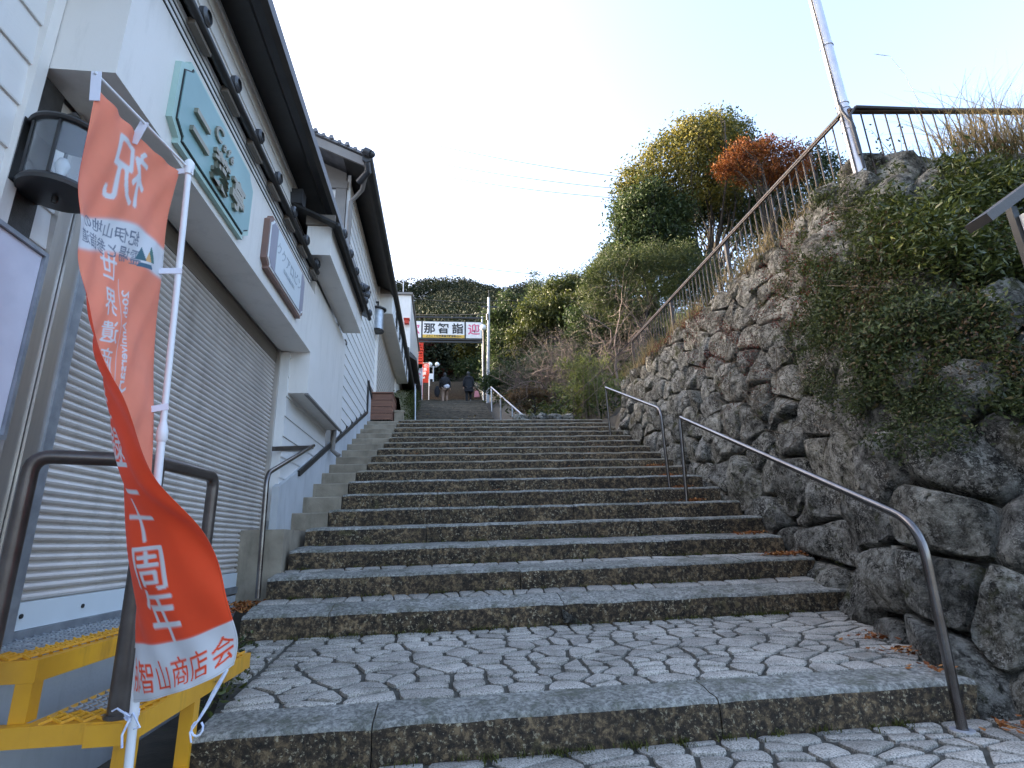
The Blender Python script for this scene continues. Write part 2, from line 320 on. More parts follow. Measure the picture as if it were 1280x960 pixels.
# ------------------------------------------------------------------ foliage maths
def leafquads(C, size, rs, flat=0.5, aspect=0.45, droop=0.0):
    n = len(C); nrm = rs.normal(size=(n, 3)); nrm[:, 2] += flat * 2; nrm /= np.linalg.norm(nrm, axis=1)[:, None]
    a = np.cross(nrm, rs.normal(size=(n, 3))); a[:, 2] -= droop; a -= nrm * (a * nrm).sum(1)[:, None]; a /= np.linalg.norm(a, axis=1)[:, None]
    b = np.cross(nrm, a); s = (size * rs.uniform(0.6, 1.35, n))[:, None]
    V = np.empty((n, 4, 3)); V[:, 0] = C - a * s; V[:, 1] = C + b * s * aspect - nrm * s * .12; V[:, 2] = C + a * s; V[:, 3] = C - b * s * aspect - nrm * s * .12
    return V.reshape(-1, 3), np.arange(4 * n).reshape(n, 4)
def clumps(lobes, n_clump, per, spread, rs, shell=0.55, hole=0.0):
    W = np.array([l[1][0] * l[1][1] + l[1][1] * l[1][2] + l[1][0] * l[1][2] if isinstance(l[1], tuple) else 3 * l[1] ** 2 for l in lobes]); W = W / W.sum()
    idx = rs.choice(len(lobes), n_clump, p=W); cc = np.array([l[0] for l in lobes])[idx]
    rr = np.array([l[1] if isinstance(l[1], tuple) else (l[1],) * 3 for l in lobes])[idx]
    d = rs.normal(size=(n_clump, 3)); d /= np.linalg.norm(d, axis=1)[:, None]
    k = shell + (1 - shell) * rs.uniform(0, 1, n_clump) ** 0.6
    k = k * (1 + 0.22 * rs.normal(size=n_clump)).clip(.4, 1.35)
    cen = cc + d * rr * k[:, None]
    ct = rs.uniform(0, 1, n_clump)
    P = np.repeat(cen, per, 0) + rs.normal(size=(n_clump * per, 3)) * spread * np.array([1, 1, 0.6])
    t = (np.repeat(ct, per) * 0.82 + rs.uniform(0, 0.18, n_clump * per))
    return P, t.clip(0, 1), cen
def limb(mb, a, b, r0, r1, rs, wob=0.12, n=6, seg=5):
    a = Vector(a); b = Vector(b); d = (b - a); Lh = d.length; P = []; R = []
    j = Vector(rs.normal(size=3).tolist()) * Lh * wob
    for i in range(n + 1):
        t = i / n; p = a.lerp(b, t) + j * math.sin(PI * t) + Vector((0, 0, Lh * 0.10 * math.sin(PI * t)))
        P.append(p + Vector(rs.normal(size=3).tolist()) * Lh * 0.012 * (0 < i < n)); R.append(r0 + (r1 - r0) * t)
    mb.tube(P, R, seg, False); return P
def tree(name, label, base, fork, lobes, leaf, mat, n_clump, per, seed, spread=None, group=None, cat='tree', bark='bark', r0=0.22, twigs=6, shell=0.5, flat=0.4, aspect=0.45):
    rs = np.random.default_rng(seed); base = Vector(base); fork = Vector(fork)
    t = thing(name, base, label, cat, group)
    mb = MB(); tr = limb(mb, base, fork, r0, r0 * .7, rs, 0.04, 6, 8)
    for c, r in lobes:
        rm = max(r) if isinstance(r, tuple) else r
        s = tr[rs.integers(3, 7)]; pl = limb(mb, s, c, r0 * .42, r0 * .14, rs, .1, 6, 5)
        for _ in range(twigs):
            s2 = pl[rs.integers(2, 7)]; e = Vector(c) + Vector(rs.normal(size=3).tolist()) * rm * .55
            q = limb(mb, s2, e, r0 * .12, r0 * .04, rs, .12, 4, 4)
    obj('trunk', mb, M[bark], t, smooth=True)
    P, tn, _ = clumps([(tuple(c), r) for c, r in lobes], int(n_clump * .6), int(per * 1.7), spread or leaf * 3.0, rs, shell)
    V, F = leafquads(P, leaf, rs, flat, aspect)
    place('crown', np_mesh('crown', V, F, G[mat], tn, off=base), t, base)
    return t
def blades(points, h, lean, rs, width=0.006, nseg=3, curl=0.5):   # grass blades: strips
    n = len(points); az = rs.uniform(0, 2 * PI, n); H = h * rs.uniform(0.5, 1.3, n); le = lean * rs.uniform(0.2, 1.4, n)
    d = np.stack([np.cos(az), np.sin(az), np.zeros(n)], 1); s = np.stack([-np.sin(az), np.cos(az), np.zeros(n)], 1)
    V = np.empty((n, (nseg + 1) * 2, 3)); F = []
    for i in range(nseg + 1):
        t = i / nseg; c = points + d * (le * H * t ** 1.7)[:, None] + np.array([0, 0, 1.0]) * (H * (t - curl * .5 * t * t * le.clip(0, 1.2)))[:, None]
        wd = width * (1 - t * .85); V[:, 2 * i] = c - s * wd; V[:, 2 * i + 1] = c + s * wd
    base = (np.arange(n) * (nseg + 1) * 2)[:, None]
    F = np.concatenate([base + np.array([[2 * i, 2 * i + 1, 2 * i + 3, 2 * i + 2]]) for i in range(nseg)], 0)
    tn = np.tile(rs.uniform(0, 1, n), nseg)
    return V.reshape(-1, 3), F, tn

# ------------------------------------------------------------------ text helper
def text_tris(body, size=1.0, bold=0.0, ext=0.0, align='CENTER'):
    cu = bpy.data.curves.new('t', 'FONT'); cu.body = body; cu.size = size; cu.offset = bold; cu.extrude = ext; cu.resolution_u = 3
    cu.align_x = align; cu.align_y = 'CENTER'; cu.fill_mode = 'BOTH' if ext else 'FRONT'
    o = bpy.data.objects.new('t', cu); COL.objects.link(o); bpy.context.view_layer.update()
    me = bpy.data.meshes.new_from_object(o.evaluated_get(bpy.context.evaluated_depsgraph_get()))
    V = [v.co.copy() for v in me.vertices]; F = [tuple(p.vertices) for p in me.polygons]
    bpy.data.objects.remove(o); bpy.data.curves.remove(cu); bpy.data.meshes.remove(me)
    return V, F
def add_text(mb, body, org, xa, ya, size, bold=0, ext=0, mi=None):   # writes text in the plane xa/ya at org
    V, F = text_tris(body, size, bold, ext); org = Vector(org); xa = Vector(xa).normalized(); ya = Vector(ya).normalized(); za = xa.cross(ya)
    mb.add([org + xa * v.x + ya * v.y + za * v.z for v in V], F, mi)

# ------------------------------------------------------------------ heights of the street
KT = [(3.0, 0.19), (4.85, 0.50), (5.33, .755), (5.81, .985), (6.29, 1.212), (6.77, 1.435), (7.25, 1.66), (7.73, 1.88), (8.21, 2.086), (8.69, 2.28),
      (9.17, 2.473), (9.65, 2.665), (10.13, 2.86), (10.61, 3.055), (11.09, 3.25), (11.57, 3.447), (12.05, 3.645), (12.53, 3.83)]
REAR = [0.31, 0.57, .80, 1.02, 1.235]
def zs(y):
    if y < 3: return 0.0
    if y < 12.53:
        z = 0
        for i, (a, b) in enumerate(KT):
            if y >= a: z = b
        return z
    if y < 14.6: return 3.86
    if y < 30.2: return 3.86 + (y - 14.6) * 0.32
    if y < 31.8: return 8.86
    if y < 58: return 8.86 + (y - 31.8) * 0.36
    return 18.3 + (y - 58) * 0.12
def zg(x, y):      # terrain
    s = zs(y) - 0.35 if y < 14.6 else zs(y) - 0.45
    if y < 2.9: s = -0.02 if x > -1.2 else -0.35
    h = s
    if x > 3.4:
        if y < 14: 
            k = min(1, max(0, (x - 4.55) / 0.5)); ky = min(1, max(0, (y - 4.6) / .5)); tz = 4.72 + 0.03 * (x - 4.7) + 0.22 * max(0, y - 11)
            h = s + (tz - s) * k * ky
        else:
            a = 4.72 + 0.03 * (x - 4.7); kx = min(1, max(0, (x - 2.6) / 4)); h = s + 0.45 + kx * (0.34 * max(0, x - 3)); h = max(h, min(a + .5 * (y - 14), a) if x > 4.9 else h)
    elif y > 14.6 and x > 2.2: h = s + 0.4 + .25 * (x - 2.2)
    elif x < -2.2 and y > 14: h = s + 0.5
    if y > 60:
        r = min(1, (y - 60) / 90); hill = 17.5 + 50 * r ** 0.95
        lat = math.exp(-((x - 10) / 230) ** 2) * (1 + .05 * math.sin(x * .09) + .03 * math.sin(x * .23 + 1))
        if y > 150: hill = 68 - (y - 150) * .12
        h = max(h * .6 if y > 70 else h, hill * lat)
    return h + (0.25 * noise.noise(Vector((x * .3, y * .3, 0))) * min(1, max(0, (abs(x - 1.2) - 5) / 4)) if y > 2 else 0)
def build_ground():
    xs = sorted(set([-600, -300, -180, -120, -90, -60] + list(np.arange(-50, -4, 5.0)) + list(np.arange(-4, 12, 0.4)) + list(np.arange(12, 60, 3)) + [70, 90, 120, 160, 220, 400, 600]))
    ys = sorted(set([-200, -60, -20, -8, -4, -2, 0, 1, 2] + list(np.arange(2.4, 20, .3)) + list(np.arange(20, 62, 1.5)) + list(np.arange(62, 180, 6)) + [200, 260, 350, 600, 900]))
    mb = MB(); V = [(x, y, zg(x, y)) for y in ys for x in xs]; n = len(xs)
    F = [(j * n + i, j * n + i + 1, (j + 1) * n + i + 1, (j + 1) * n + i) for j in range(len(ys) - 1) for i in range(n - 1)]
    mb.add(V, F); o = obj('ground', mb, M['soil'], smooth=True); o['kind'] = 'structure'
build_ground()

# ------------------------------------------------------------------ voronoi cells
def clip(poly, a, b, c):      # keep a*x+b*y<=c
    out = []
    for i in range(len(poly)):
        p, q = poly[i], poly[(i + 1) % len(poly)]; dp = a * p[0] + b * p[1] - c; dq = a * q[0] + b * q[1] - c
        if dp <= 0: out.append(p)
        if (dp < 0) != (dq < 0): t = dp / (dp - dq); out.append((p[0] + (q[0] - p[0]) * t, p[1] + (q[1] - p[1]) * t))
    return out
def cells(seeds, box, an=1.0):
    S = np.array(seeds); res = []; Sc = S * np.array([1, an])
    for i, s in enumerate(Sc):
        poly = [(box[0], box[1] * an), (box[2], box[1] * an), (box[2], box[3] * an), (box[0], box[3] * an)]
        d = ((Sc - s) ** 2).sum(1); order = np.argsort(d)[1:26]
        for j in order:
            q = Sc[j]; a, b = q - s; c = (q @ q - s @ s) / 2; poly = clip(poly, a, b, c)
            if len(poly) < 3: break
        res.append([(p[0], p[1] / an) for p in poly] if len(poly) >= 3 else None)
    return res
def rounded(poly, gap, n=16, cut=0.22, its=2):
    P = np.array(poly); c = P.mean(0); 
    keep = [P[0]]
    for p in P[1:]:
        if np.linalg.norm(p - keep[-1]) > gap * .8: keep.append(p)
    P = np.array(keep)
    if len(P) < 3: return None
    # inset each edge by gap
    area = 0.5 * np.sum(P[:, 0] * np.roll(P[:, 1], -1) - P[:, 1] * np.roll(P[:, 0], -1))
    if area < 0: P = P[::-1]
    q = [tuple(p) for p in P]
    for i in range(len(P)):
        a, b = P[i], P[(i + 1) % len(P)]; e = b - a; l = np.linalg.norm(e)
        if l < 1e-6: continue
        nx, ny = e[1] / l, -e[0] / l; q = clip(q, nx, ny, nx * a[0] + ny * a[1] - gap)
        if len(q) < 3: return None
    P = np.array(q)
    for _ in range(its):
        Q = []
        for i in range(len(P)):
            a, b = P[i], P[(i + 1) % len(P)]; Q += [a + (b - a) * cut, b - (b - a) * cut]
        P = np.array(Q)
    seg = np.linalg.norm(np.roll(P, -1, 0) - P, axis=1); cum = np.concatenate([[0], np.cumsum(seg)]); tot = cum[-1]
    if tot < 4 * gap: return None
    out = []
    for k in range(n):
        s = tot * k / n; i = min(np.searchsorted(cum, s, 'right') - 1, len(P) - 1); t = (s - cum[i]) / max(seg[i], 1e-9)
        out.append(P[i] + (P[(i + 1) % len(P)] - P[i]) * t)
    return np.array(out)

# ------------------------------------------------------------------ stone stairs
stairs = thing('stone_stairs', (1.3, 3.0, 0.0), kind='structure')
WALLX = 3.95
def kerb(x0, x1, y, ztop, zbot, depth, zrear, seed, hx0=0, hx1=0):
    rs = random.Random(seed); mb = MB(); n = max(4, int((x1 - x0) / 0.09))
    prof = [(0.006, zbot - .06), (0.0, zbot + (ztop - zbot) * .35), (0.002, zbot + (ztop - zbot) * .7), (0.004, ztop - .028), (0.012, ztop - .010), (0.034, ztop), (0.10, ztop + .003), (depth * .6, None), (depth, None), (depth, zbot - .06)]
    m = len(prof); V = []
    for i in range(n + 1):
        x = x0 + (x1 - x0) * i / n
        for j, (dy, z) in enumerate(prof):
            if z is None: z = ztop + (zrear - ztop) * dy / depth
            e = noise.noise(Vector((x * 3.1, y * 5 + seed, z * 9))) * .012 + noise.noise(Vector((x * 17, y * 5 + seed, z * 30))) * .006
            edge = min(1, min(i, n - i) / 1.0)
            yy = y + dy + (e + .004 * (1 - edge) if j < 6 else 0)
            zz = z + (noise.noise(Vector((x * 4, y * 3, seed))) * .008 + noise.noise(Vector((x * 15, y * 3, seed))) * .004 if 2 < j < 9 else 0) - (.006 * (1 - edge) if 2 < j < 7 else 0)
            V.append((x, yy, zz))
    F = []; mi = []
    for i in range(n):
        for j in range(m - 1):
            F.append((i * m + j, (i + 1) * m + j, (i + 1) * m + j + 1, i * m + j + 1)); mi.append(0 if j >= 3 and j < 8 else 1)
    mb.add(V, F); mb.m = mi
    mb.add([V[j] for j in range(m)], [tuple(range(m))], 1); mb.add([V[n * m + j] for j in range(m)], [tuple(range(m))[::-1]], 1)
    return mb
M['topmid'] = pm('stained_granite', (0.27, 0.235, 0.18), (0.13, 0.11, 0.075), 5, 0.85, bs=0.5, bscale=60)
XL = [-1.16, -1.60, -1.57, -1.53, -1.50, -1.36, -1.30, -1.31, -1.29, -1.2, -1.2, -1.17, -1.12, -1.07, -1.07, -1.07, -1.07, -1.07]
JO = {0: [(465, 905), (900, 885)], 1: [(705, 755), (410, 780)], 2: [(650, 707), (930, 690)], 3: [(612, 660), (830, 665)]}
for k, (y, z) in enumerate(KT):
    xl = XL[k]; xr = 2.95 if k == 0 else (3.75 if k < 4 else 3.85)
    js = sorted(aty(u, v, y).x for u, v in JO[k]) if k in JO else sorted([xl + (xr - xl) * (f + .09 * math.sin(k * 2.3 + f * 9)) for f in ((.3, .66) if k < 9 else (.42, .8))])
    xs = [xl] + [j for j in js if xl + .3 < j < xr - .3] + [xr]
    zb = 0.0 if k == 0 else (REAR[k - 1] if k <= 5 else KT[k - 1][1] + .012)
    depth = 0.27 if k == 0 else (0.30 if k in (1, 2) else 0.53)
    if k == 17: depth = 0.5
    zr = (z + (REAR[k] - z) * (depth / ((KT[k + 1][0] - y))) if k < 5 else z + .012)
    for i in range(len(xs) - 1):
        mb = kerb(xs[i] + .003, xs[i + 1] - .003, y + .006 * rng.uniform(-1, 1), z + .004 * rng.uniform(-1, 1), zb, depth, zr, k * 7 + i)
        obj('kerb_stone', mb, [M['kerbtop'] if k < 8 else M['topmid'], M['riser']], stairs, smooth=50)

def paving(x0, x1, y0, y1, zfun, sx, sy, seed, xlim=None, gap=.009):
    r = random.Random(seed); seeds = []
    ny = max(1, round((y1 - y0) / sy)); yy = y0
    hs = [(y1 - y0) / ny] * ny
    for j in range(ny):
        x = x0 - r.uniform(0, sx * .5)
        while x < x1 + sx * .3:
            wd = sx * r.choice([.5, .7, .9, 1.15, 1.45, 1.7]); cx = x + wd / 2
            if r.random() < .38 and ny > 1: seeds += [(cx + r.uniform(-.02, .02), yy + hs[j] * .28), (cx + r.uniform(-.02, .02), yy + hs[j] * .76)]
            else: seeds.append((cx, yy + hs[j] * (.5 + r.uniform(-.24, .24))))
            x += wd
        yy += hs[j]
    out = []
    for poly in cells(seeds, (x0, y0, x1, y1), 1.15):
        if poly is None: continue
        if xlim: 
            for (a, b, c) in xlim: poly = clip(poly, a, b, c)
            if len(poly) < 3: continue
        P = rounded(poly, gap, 18, .10, 2)
        if P is None: continue
        c = P.mean(0); mb = MB(); n = len(P); V = []; dz = r.uniform(-.004, .004)
        tx, ty = r.uniform(-.02, .02), r.uniform(-.02, .02)
        for sc_, h in ((1.0, -.03), (1.0, -.004), (.985, .0015), (.95, .0025)):
            for p in P:
                q = c + (p - c) * sc_; V.append((q[0], q[1], zfun(q[1]) + h + dz + (tx * (q[0] - c[0]) + ty * (q[1] - c[1])) * (h > -.01)))
        V.append((c[0], c[1], zfun(c[1]) + .0075 + dz))
        F = [(a * n + i, a * n + (i + 1) % n, (a + 1) * n + (i + 1) % n, (a + 1) * n + i) for a in range(3) for i in range(n)] + [(3 * n + i, 3 * n + (i + 1) % n, 4 * n) for i in range(n)]
        mb.add(V, F); out.append(mb)
    return out
land = lambda y: 0.19 + (y - 3.0) * (0.31 - 0.19) / 1.85
t2 = lambda y: .50 + (y - 4.85) * .146; t3 = lambda y: .755 + (y - 5.33) * .094
# right edge of the landing follows the foot of the wall
LIM = [(1.0, -0.60, 2.72 - .6 * 2.77 + .10)]
for mb in paving(-1.16, 3.8, 3.275, 4.86, land, .235, .165, 3, LIM, .0125): obj('paving_stone', mb, M['top'], stairs, smooth=40)
for mb in paving(-1.52, -1.17, 3.78, 4.86, land, .2, .16, 31, None, .012): obj('paving_stone', mb, M['top'], stairs, smooth=40)
for mb in paving(-1.6, 3.8, 5.155, 5.34, t2, .18, .19, 5, None, .007): obj('paving_stone', mb, M['top'], stairs, smooth=40)
for mb in paving(-1.55, 3.8, 5.635, 5.82, t3, .18, .19, 6, None, .007): obj('paving_stone', mb, M['top'], stairs, smooth=40)
for mb in paving(-.9, 3.1, 2.05, 3.0, lambda y: 0.0, .235, .17, 8, None, .0125): obj('paving_stone', mb, M['top'], stairs, smooth=40)
mb = MB()
mb.add([(-1.16, 3.25, land(3.25) - .012), (3.6, 3.25, land(3.25) - .012), (3.9, 4.9, land(4.9) - .012), (-1.6, 4.9, land(4.9) - .012)], [(0, 1, 2, 3)])
mb.add([(-1.6, 5.13, t2(5.13) - .012), (3.9, 5.13, t2(5.13) - .012), (3.9, 5.35, t2(5.35) - .012), (-1.6, 5.35, t2(5.35) - .012)], [(0, 1, 2, 3)])
mb.add([(-1.57, 5.6, t3(5.6) - .012), (3.9, 5.6, t3(5.6) - .012), (3.9, 5.83, t3(5.83) - .012), (-1.57, 5.83, t3(5.83) - .012)], [(0, 1, 2, 3)])
mb.add([(-1.16, -3, -.012), (4.0, -3, -.012), (4.0, 3.02, -.012), (-1.16, 3.02, -.012)], [(0, 1, 2, 3)])
obj('mortar_bed', mb, M['mortar'], stairs)
mb = MB(); mb.add([(-1.16, -3.02, -.014), (-1.16, -25, -.014), (4.5, -25, -.014), (4.5, -3.02, -.014)], [(0, 1, 2, 3)]); mb.add([(4.0, -3, -.016), (12, -3, -.016), (12, 2.3, -.016), (4.0, 2.3, -.016)], [(0, 1, 2, 3)]); o = obj('bounce_paving', mb, M['top']); o['kind'] = 'structure'  # unseen paving behind and beside the camera, added to bounce fill light
# slabs along the very bottom edge of the picture
mb = MB(); mb.box((0.9, 1.5, -.05), (3.6, 2.03, .006)); obj('kerb_stone', mb, M['top'], stairs)
# landing above and the long far flights
mb = MB()
x = -1.07
for i in range(9): pass
mb.add([(-1.07, 13.02, 3.845), (3.9, 13.02, 3.845), (3.9, 14.7, 3.87), (-1.07, 14.7, 3.87)], [(0, 1, 2, 3)])
obj('upper_landing', mb, M['riser'], stairs)
def edges(y):   # left/right border of the far flights
    if y < 30: t = (y - 14.6) / 15.4; return -0.80 - .72 * t, 1.55 + .65 * t
    t = (y - 30) / 28; return -1.9 - 2.0 * t, 2.3 + 1.3 * t
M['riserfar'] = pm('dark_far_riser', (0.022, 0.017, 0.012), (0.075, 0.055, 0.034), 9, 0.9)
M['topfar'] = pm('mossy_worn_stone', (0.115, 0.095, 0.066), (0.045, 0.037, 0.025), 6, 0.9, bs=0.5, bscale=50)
n2 = 30
for i in range(n2):
    y0 = 14.6 + i * 15.6 / n2; y1 = 14.6 + (i + 1) * 15.6 / n2 + .03; z = 3.86 + (i + 1) * 4.99 / n2; a, b = edges(y0)
    mid = a + (b - a) * (.45 + .1 * math.sin(i * 1.7))
    for xx0, xx1 in ((a, mid), (mid, b)):
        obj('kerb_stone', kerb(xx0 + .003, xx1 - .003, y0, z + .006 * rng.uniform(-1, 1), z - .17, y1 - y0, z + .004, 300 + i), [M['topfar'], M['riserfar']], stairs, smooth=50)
mb = MB(); a, b = edges(31); mb.box((a, 30.15, 8.3), (b, 31.9, 8.86)); obj('upper_landing', mb, M['riser'], stairs)
mb = MB(); n3 = 55
for i in range(n3):
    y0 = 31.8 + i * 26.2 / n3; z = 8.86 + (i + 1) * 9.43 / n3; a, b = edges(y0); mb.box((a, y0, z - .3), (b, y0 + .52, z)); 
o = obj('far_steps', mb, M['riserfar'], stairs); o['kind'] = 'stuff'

# concrete side steps on the left
side = thing('concrete_side_steps', (-1.8, 5.9, 0.8), kind='structure')
mb = MB(); mb.prism([(-2.05, 5.5, .55), (-1.6, 5.5, .55), (-1.6, 5.5, 1.06), (-2.05, 5.5, 1.06)], (0, .02, 0)); 
CXL = {5: -2.03, 6: -2.02, 7: -1.98, 8: -1.96, 9: -1.93, 10: -1.90}
mb = MB(); mb.box((-2.1, 5.72, .5), (-1.565, 6.80, 1.19)); obj('concrete_block', mb, M['concrete'], side)
for k in range(5, 18):
    y, z = KT[k]; xl = CXL.get(k, -1.85); xr = XL[k] - .012
    mb = MB(); c = .012
    yb = y + (.6 if k < 17 else 1.4)
    P = [(xl, y + .01, z - .5), (xl, y + .01, z - .03 - c), (xl, y + .01 + c, z - .03), (xl, yb, z - .03), (xl, yb, z - .5)]
    mb.prism(P[::-1], (xr - xl, 0, 0)); obj('concrete_block', mb, M['concrete'], side)

# ------------------------------------------------------------------ retaining wall of boulders
BASE = [(7.5, 2.3), (5.2, 2.45), (3.9, 2.5), (3.25, 2.6), (3.0, 2.95), (3.02, 3.4), (3.35, 4.1), (3.68, 4.8), (3.78, 5.8), (3.80, 8), (3.84, 10.5), (3.88, 12.9)]
TOP = [(8.8, 4.2), (7.0, 4.28), (5.7, 4.38), (5.05, 4.45), (4.72, 4.62), (4.58, 4.95), (4.58, 5.4), (4.6, 5.9), (4.6, 6.6), (4.6, 8.2), (4.6, 10.5), (4.6, 12.9)]
BASE = [Vector(p) for p in BASE]; TOP = [Vector(p) for p in TOP]
SL = [0]
for i in range(1, len(BASE)): SL.append(SL[-1] + ((BASE[i] - BASE[i - 1]).length + (TOP[i] - TOP[i - 1]).length) / 2)
STOT = SL[-1]
def cr(P, s):
    s = min(max(s, 0), STOT - 1e-6); i = max(k for k in range(len(SL) - 1) if SL[k] <= s); t = (s - SL[i]) / (SL[i + 1] - SL[i])
    p0, p1, p2, p3 = P[max(i - 1, 0)], P[i], P[i + 1], P[min(i + 2, len(P) - 1)]
    return 0.5 * ((2 * p1) + (p2 - p0) * t + (2 * p0 - 5 * p1 + 4 * p2 - p3) * t * t + (3 * p1 - p0 - 3 * p2 + p3) * t ** 3)
ZTOP = 4.86; ZBOT = -.1
def WS(s, z):
    b = cr(BASE, s); t = cr(TOP, s); k = (z - ZBOT) / (ZTOP - ZBOT); k2 = k ** 1.15
    p = b.lerp(t, k2); return Vector((p.x, p.y, z))
def WN(s, z):
    a = WS(s + .05, z) - WS(s - .05, z); b = WS(s, z + .05) - WS(s, z - .05); n = a.cross(b).normalized(); return n if n.x < 0.2 and n.dot(Vector((-1, -1, 0))) > 0 else -n
wall = thing('boulder_retaining_wall', (3.8, 6.0, 0.0), 'high dry stone retaining wall of rough lichen covered boulders beside the steps', 'wall')
mb = MB(); ns, nzv = 70, 12; V = []
for i in range(ns + 1):
    s = STOT * i / ns
    for j in range(nzv + 1):
        z = -.3 + (ZTOP - .02 + .3) * j / nzv; p = WS(s, max(z, ZBOT)) - WN(s, max(z, .2)) * .13; V.append((p.x, p.y, z))
m = nzv + 1
mb.add(V, [(i * m + j, (i + 1) * m + j, (i + 1) * m + j + 1, i * m + j + 1) for i in range(ns) for j in range(nzv)])
e = len(mb.v); V2 = []
for i in range(ns + 1):
    p = WS(STOT * i / ns, ZTOP); V2 += [(p.x + .1, p.y + .1, ZTOP - .05), (p.x + 1.4, p.y + .9, ZTOP - .05)]
mb.add(V2, [(2 * i, 2 * i + 2, 2 * i + 3, 2 * i + 1) for i in range(ns)])
obj('wall_core', mb, M['soil'], wall, smooth=True)
seeds = []; rr = random.Random(11); z = .02; row = 0
def bw(s): return 0.70 if s < 6.2 else (0.60 if s < 8.5 else 0.44)
while z < 5.0:
    rowh = rr.uniform(.40, .5) if z < 1.6 else rr.uniform(.30, .42)
    s = rr.uniform(0, .5)
    while s < STOT:
        bwid = bw(s) * rr.choice((.55, .8, 1.0, 1.3, 1.6)); seeds.append((s + bwid / 2, z + rowh * (.5 + rr.uniform(-.42, .42)) + .12 * math.sin(s * 1.3))); s += bwid
    z += rowh; row += 1
nrock = 0
for poly, sd_ in zip(cells(seeds, (0, -.25, STOT, 4.95), 1.15), seeds):
    if poly is None: continue
    c0 = np.mean(poly, 0); gy = WS(c0[0], max(c0[1], 0)).y
    if c0[1] < zs(gy) - .45: continue
    near_ = c0[0] < 7.5; P = rounded(poly, .013, 30 if near_ else 22, .11, 2)
    if P is None: continue
    c = P.mean(0); sz = math.sqrt(max(1e-3, 0.5 * abs(np.sum(P[:, 0] * np.roll(P[:, 1], -1) - P[:, 1] * np.roll(P[:, 0], -1)))))
    b = min(.24, sz * rr.uniform(.16, .32)); mb = MB(); V = []; n = len(P); sd = rr.uniform(0, 99); N0 = WN(c[0], max(c[1], .2))
    tilt = (rr.uniform(-.25, .25), rr.uniform(-.2, .35))
    rings = ((1.0, -.26), (.995, -.08), (.975, .15), (.93, .5), (.85, .75), (.74, .9), (.61, 1.0), (.46, 1.0), (.3, 1.0), (.14, 1.0))
    planes = []
    for _k in range(6):
        an_ = rr.uniform(0, 2 * PI); sl_ = rr.uniform(.25, 1.1) * b / sz * 1.6; planes.append((b * rr.uniform(.8, 1.35), -math.cos(an_) * sl_, -math.sin(an_) * sl_))
    off = np.array([rr.uniform(-.12, .12) * sz, rr.uniform(-.12, .12) * sz])
    for k_, (s_, h) in enumerate(rings):
        for p in P:
            q = c + (p - c) * s_ + off * (1 - s_); hh = h * b if h > 0 else h
            w_ = WS(q[0], q[1]); 
            q3 = Vector((q[0] * 2.1, q[1] * 2.1, sd))
            nn = noise.noise(q3 * 1.1) * .35 + noise.noise(q3 * 2.7) * .25 - abs(noise.noise(q3 * 4.5)) * .42 + noise.noise(q3 * 9) * .18 + .12
            if h > .1: hh = min([hh] + [pl[0] + pl[1] * (q[0] - c[0]) + pl[2] * (q[1] - c[1]) for pl in planes])
            cr_ = max(0, .06 - abs(noise.noise(q3 * 1.7 + Vector((9, 3, sd))))) / .06
            d = hh + (nn * b * (.7 if h > .3 else .12)) - cr_ * .018 + (tilt[0] * (q[0] - c[0]) + tilt[1] * (q[1] - c[1])) * min(1, max(h, 0))
            V.append(w_ + N0 * d)
    cc = sum((Vector(v) for v in V[-n:]), Vector()) / n; V.append(cc)
    R_ = len(rings)
    F = [(a * n + i, a * n + (i + 1) % n, (a + 1) * n + (i + 1) % n, (a + 1) * n + i) for a in range(R_ - 1) for i in range(n)] + [((R_ - 1) * n + i, (R_ - 1) * n + (i + 1) % n, R_ * n) for i in range(n)]
    mb.add(V, F); obj('boulder', mb, M['rock'], wall, smooth=42); nrock += 1
print('rocks', nrock, 'paving etc t', round(time.time() - T0, 1))
# capping rocks on the corner
for i, (u, v, Y, r) in enumerate([(1085, 205, 4.75, .26), (1120, 208, 4.65, .30), (1165, 214, 4.55, .34), (1215, 216, 4.5, .30), (1040, 240, 5.1, .24), (1260, 205, 4.5, .3), (1300, 205, 4.5, .4)]):
    c = aty(u, v, Y); mb = MB(); mb.ball((0, 0, 0), 1, 18, 12); V = []
    for p in mb.v:
        p = Vector(p); n_ = noise.noise(p * 1.3 + Vector((i * 7, 0, 0))) * .35 + noise.noise(p * 3.1 + Vector((i * 7, 0, 0))) * .15
        q = p * (1 + n_); V.append((c.x + q.x * r * 1.25, c.y + q.y * r, c.z - r * .45 + q.z * r * .62))
    mb.v = V; obj('boulder', mb, M['rock'], wall, smooth=42)

# ------------------------------------------------------------------ buildings on the left
def siding(parent, X, y0, y1, z0, z1, pitch=.2, low=None, back=.03, mat='siding'):   # boards facing +X
    z = z0
    while z < z1 - .02:
        zt = min(z + pitch, z1); ya, yb = y0, y1
        if low:
            # low(z) -> largest y that is above the sloping foot
            yb = min(y1, low(z + .0)); 
            if yb - ya < .05: z += pitch; continue
        mb = MB(); mb.prism([(X - back, ya, z), (X + .014, ya, z), (X + .016, ya, z + .008), (X + .002, ya, zt), (X - back, ya, zt)][::-1], (0, yb - ya, 0))
        obj('siding_board', mb, M[mat], parent); z += pitch
def siding_y(parent, Y, x0, x1, z0, z1, pitch=.2, top=None, mat='siding'):           # boards facing -Y
    z = z0
    while z < z1 - .02:
        zt = min(z + pitch, z1); xa = x0 if top is None else max(x0, top(zt))
        if x1 - xa < .05: break
        mb = MB(); mb.prism([(xa, Y + .03, z), (xa, Y - .014, z), (xa, Y - .016, z + .008), (xa, Y - .002, zt), (xa, Y + .03, zt)], (x1 - xa, 0, 0))
        obj('siding_board', mb, M[mat], parent); z += pitch
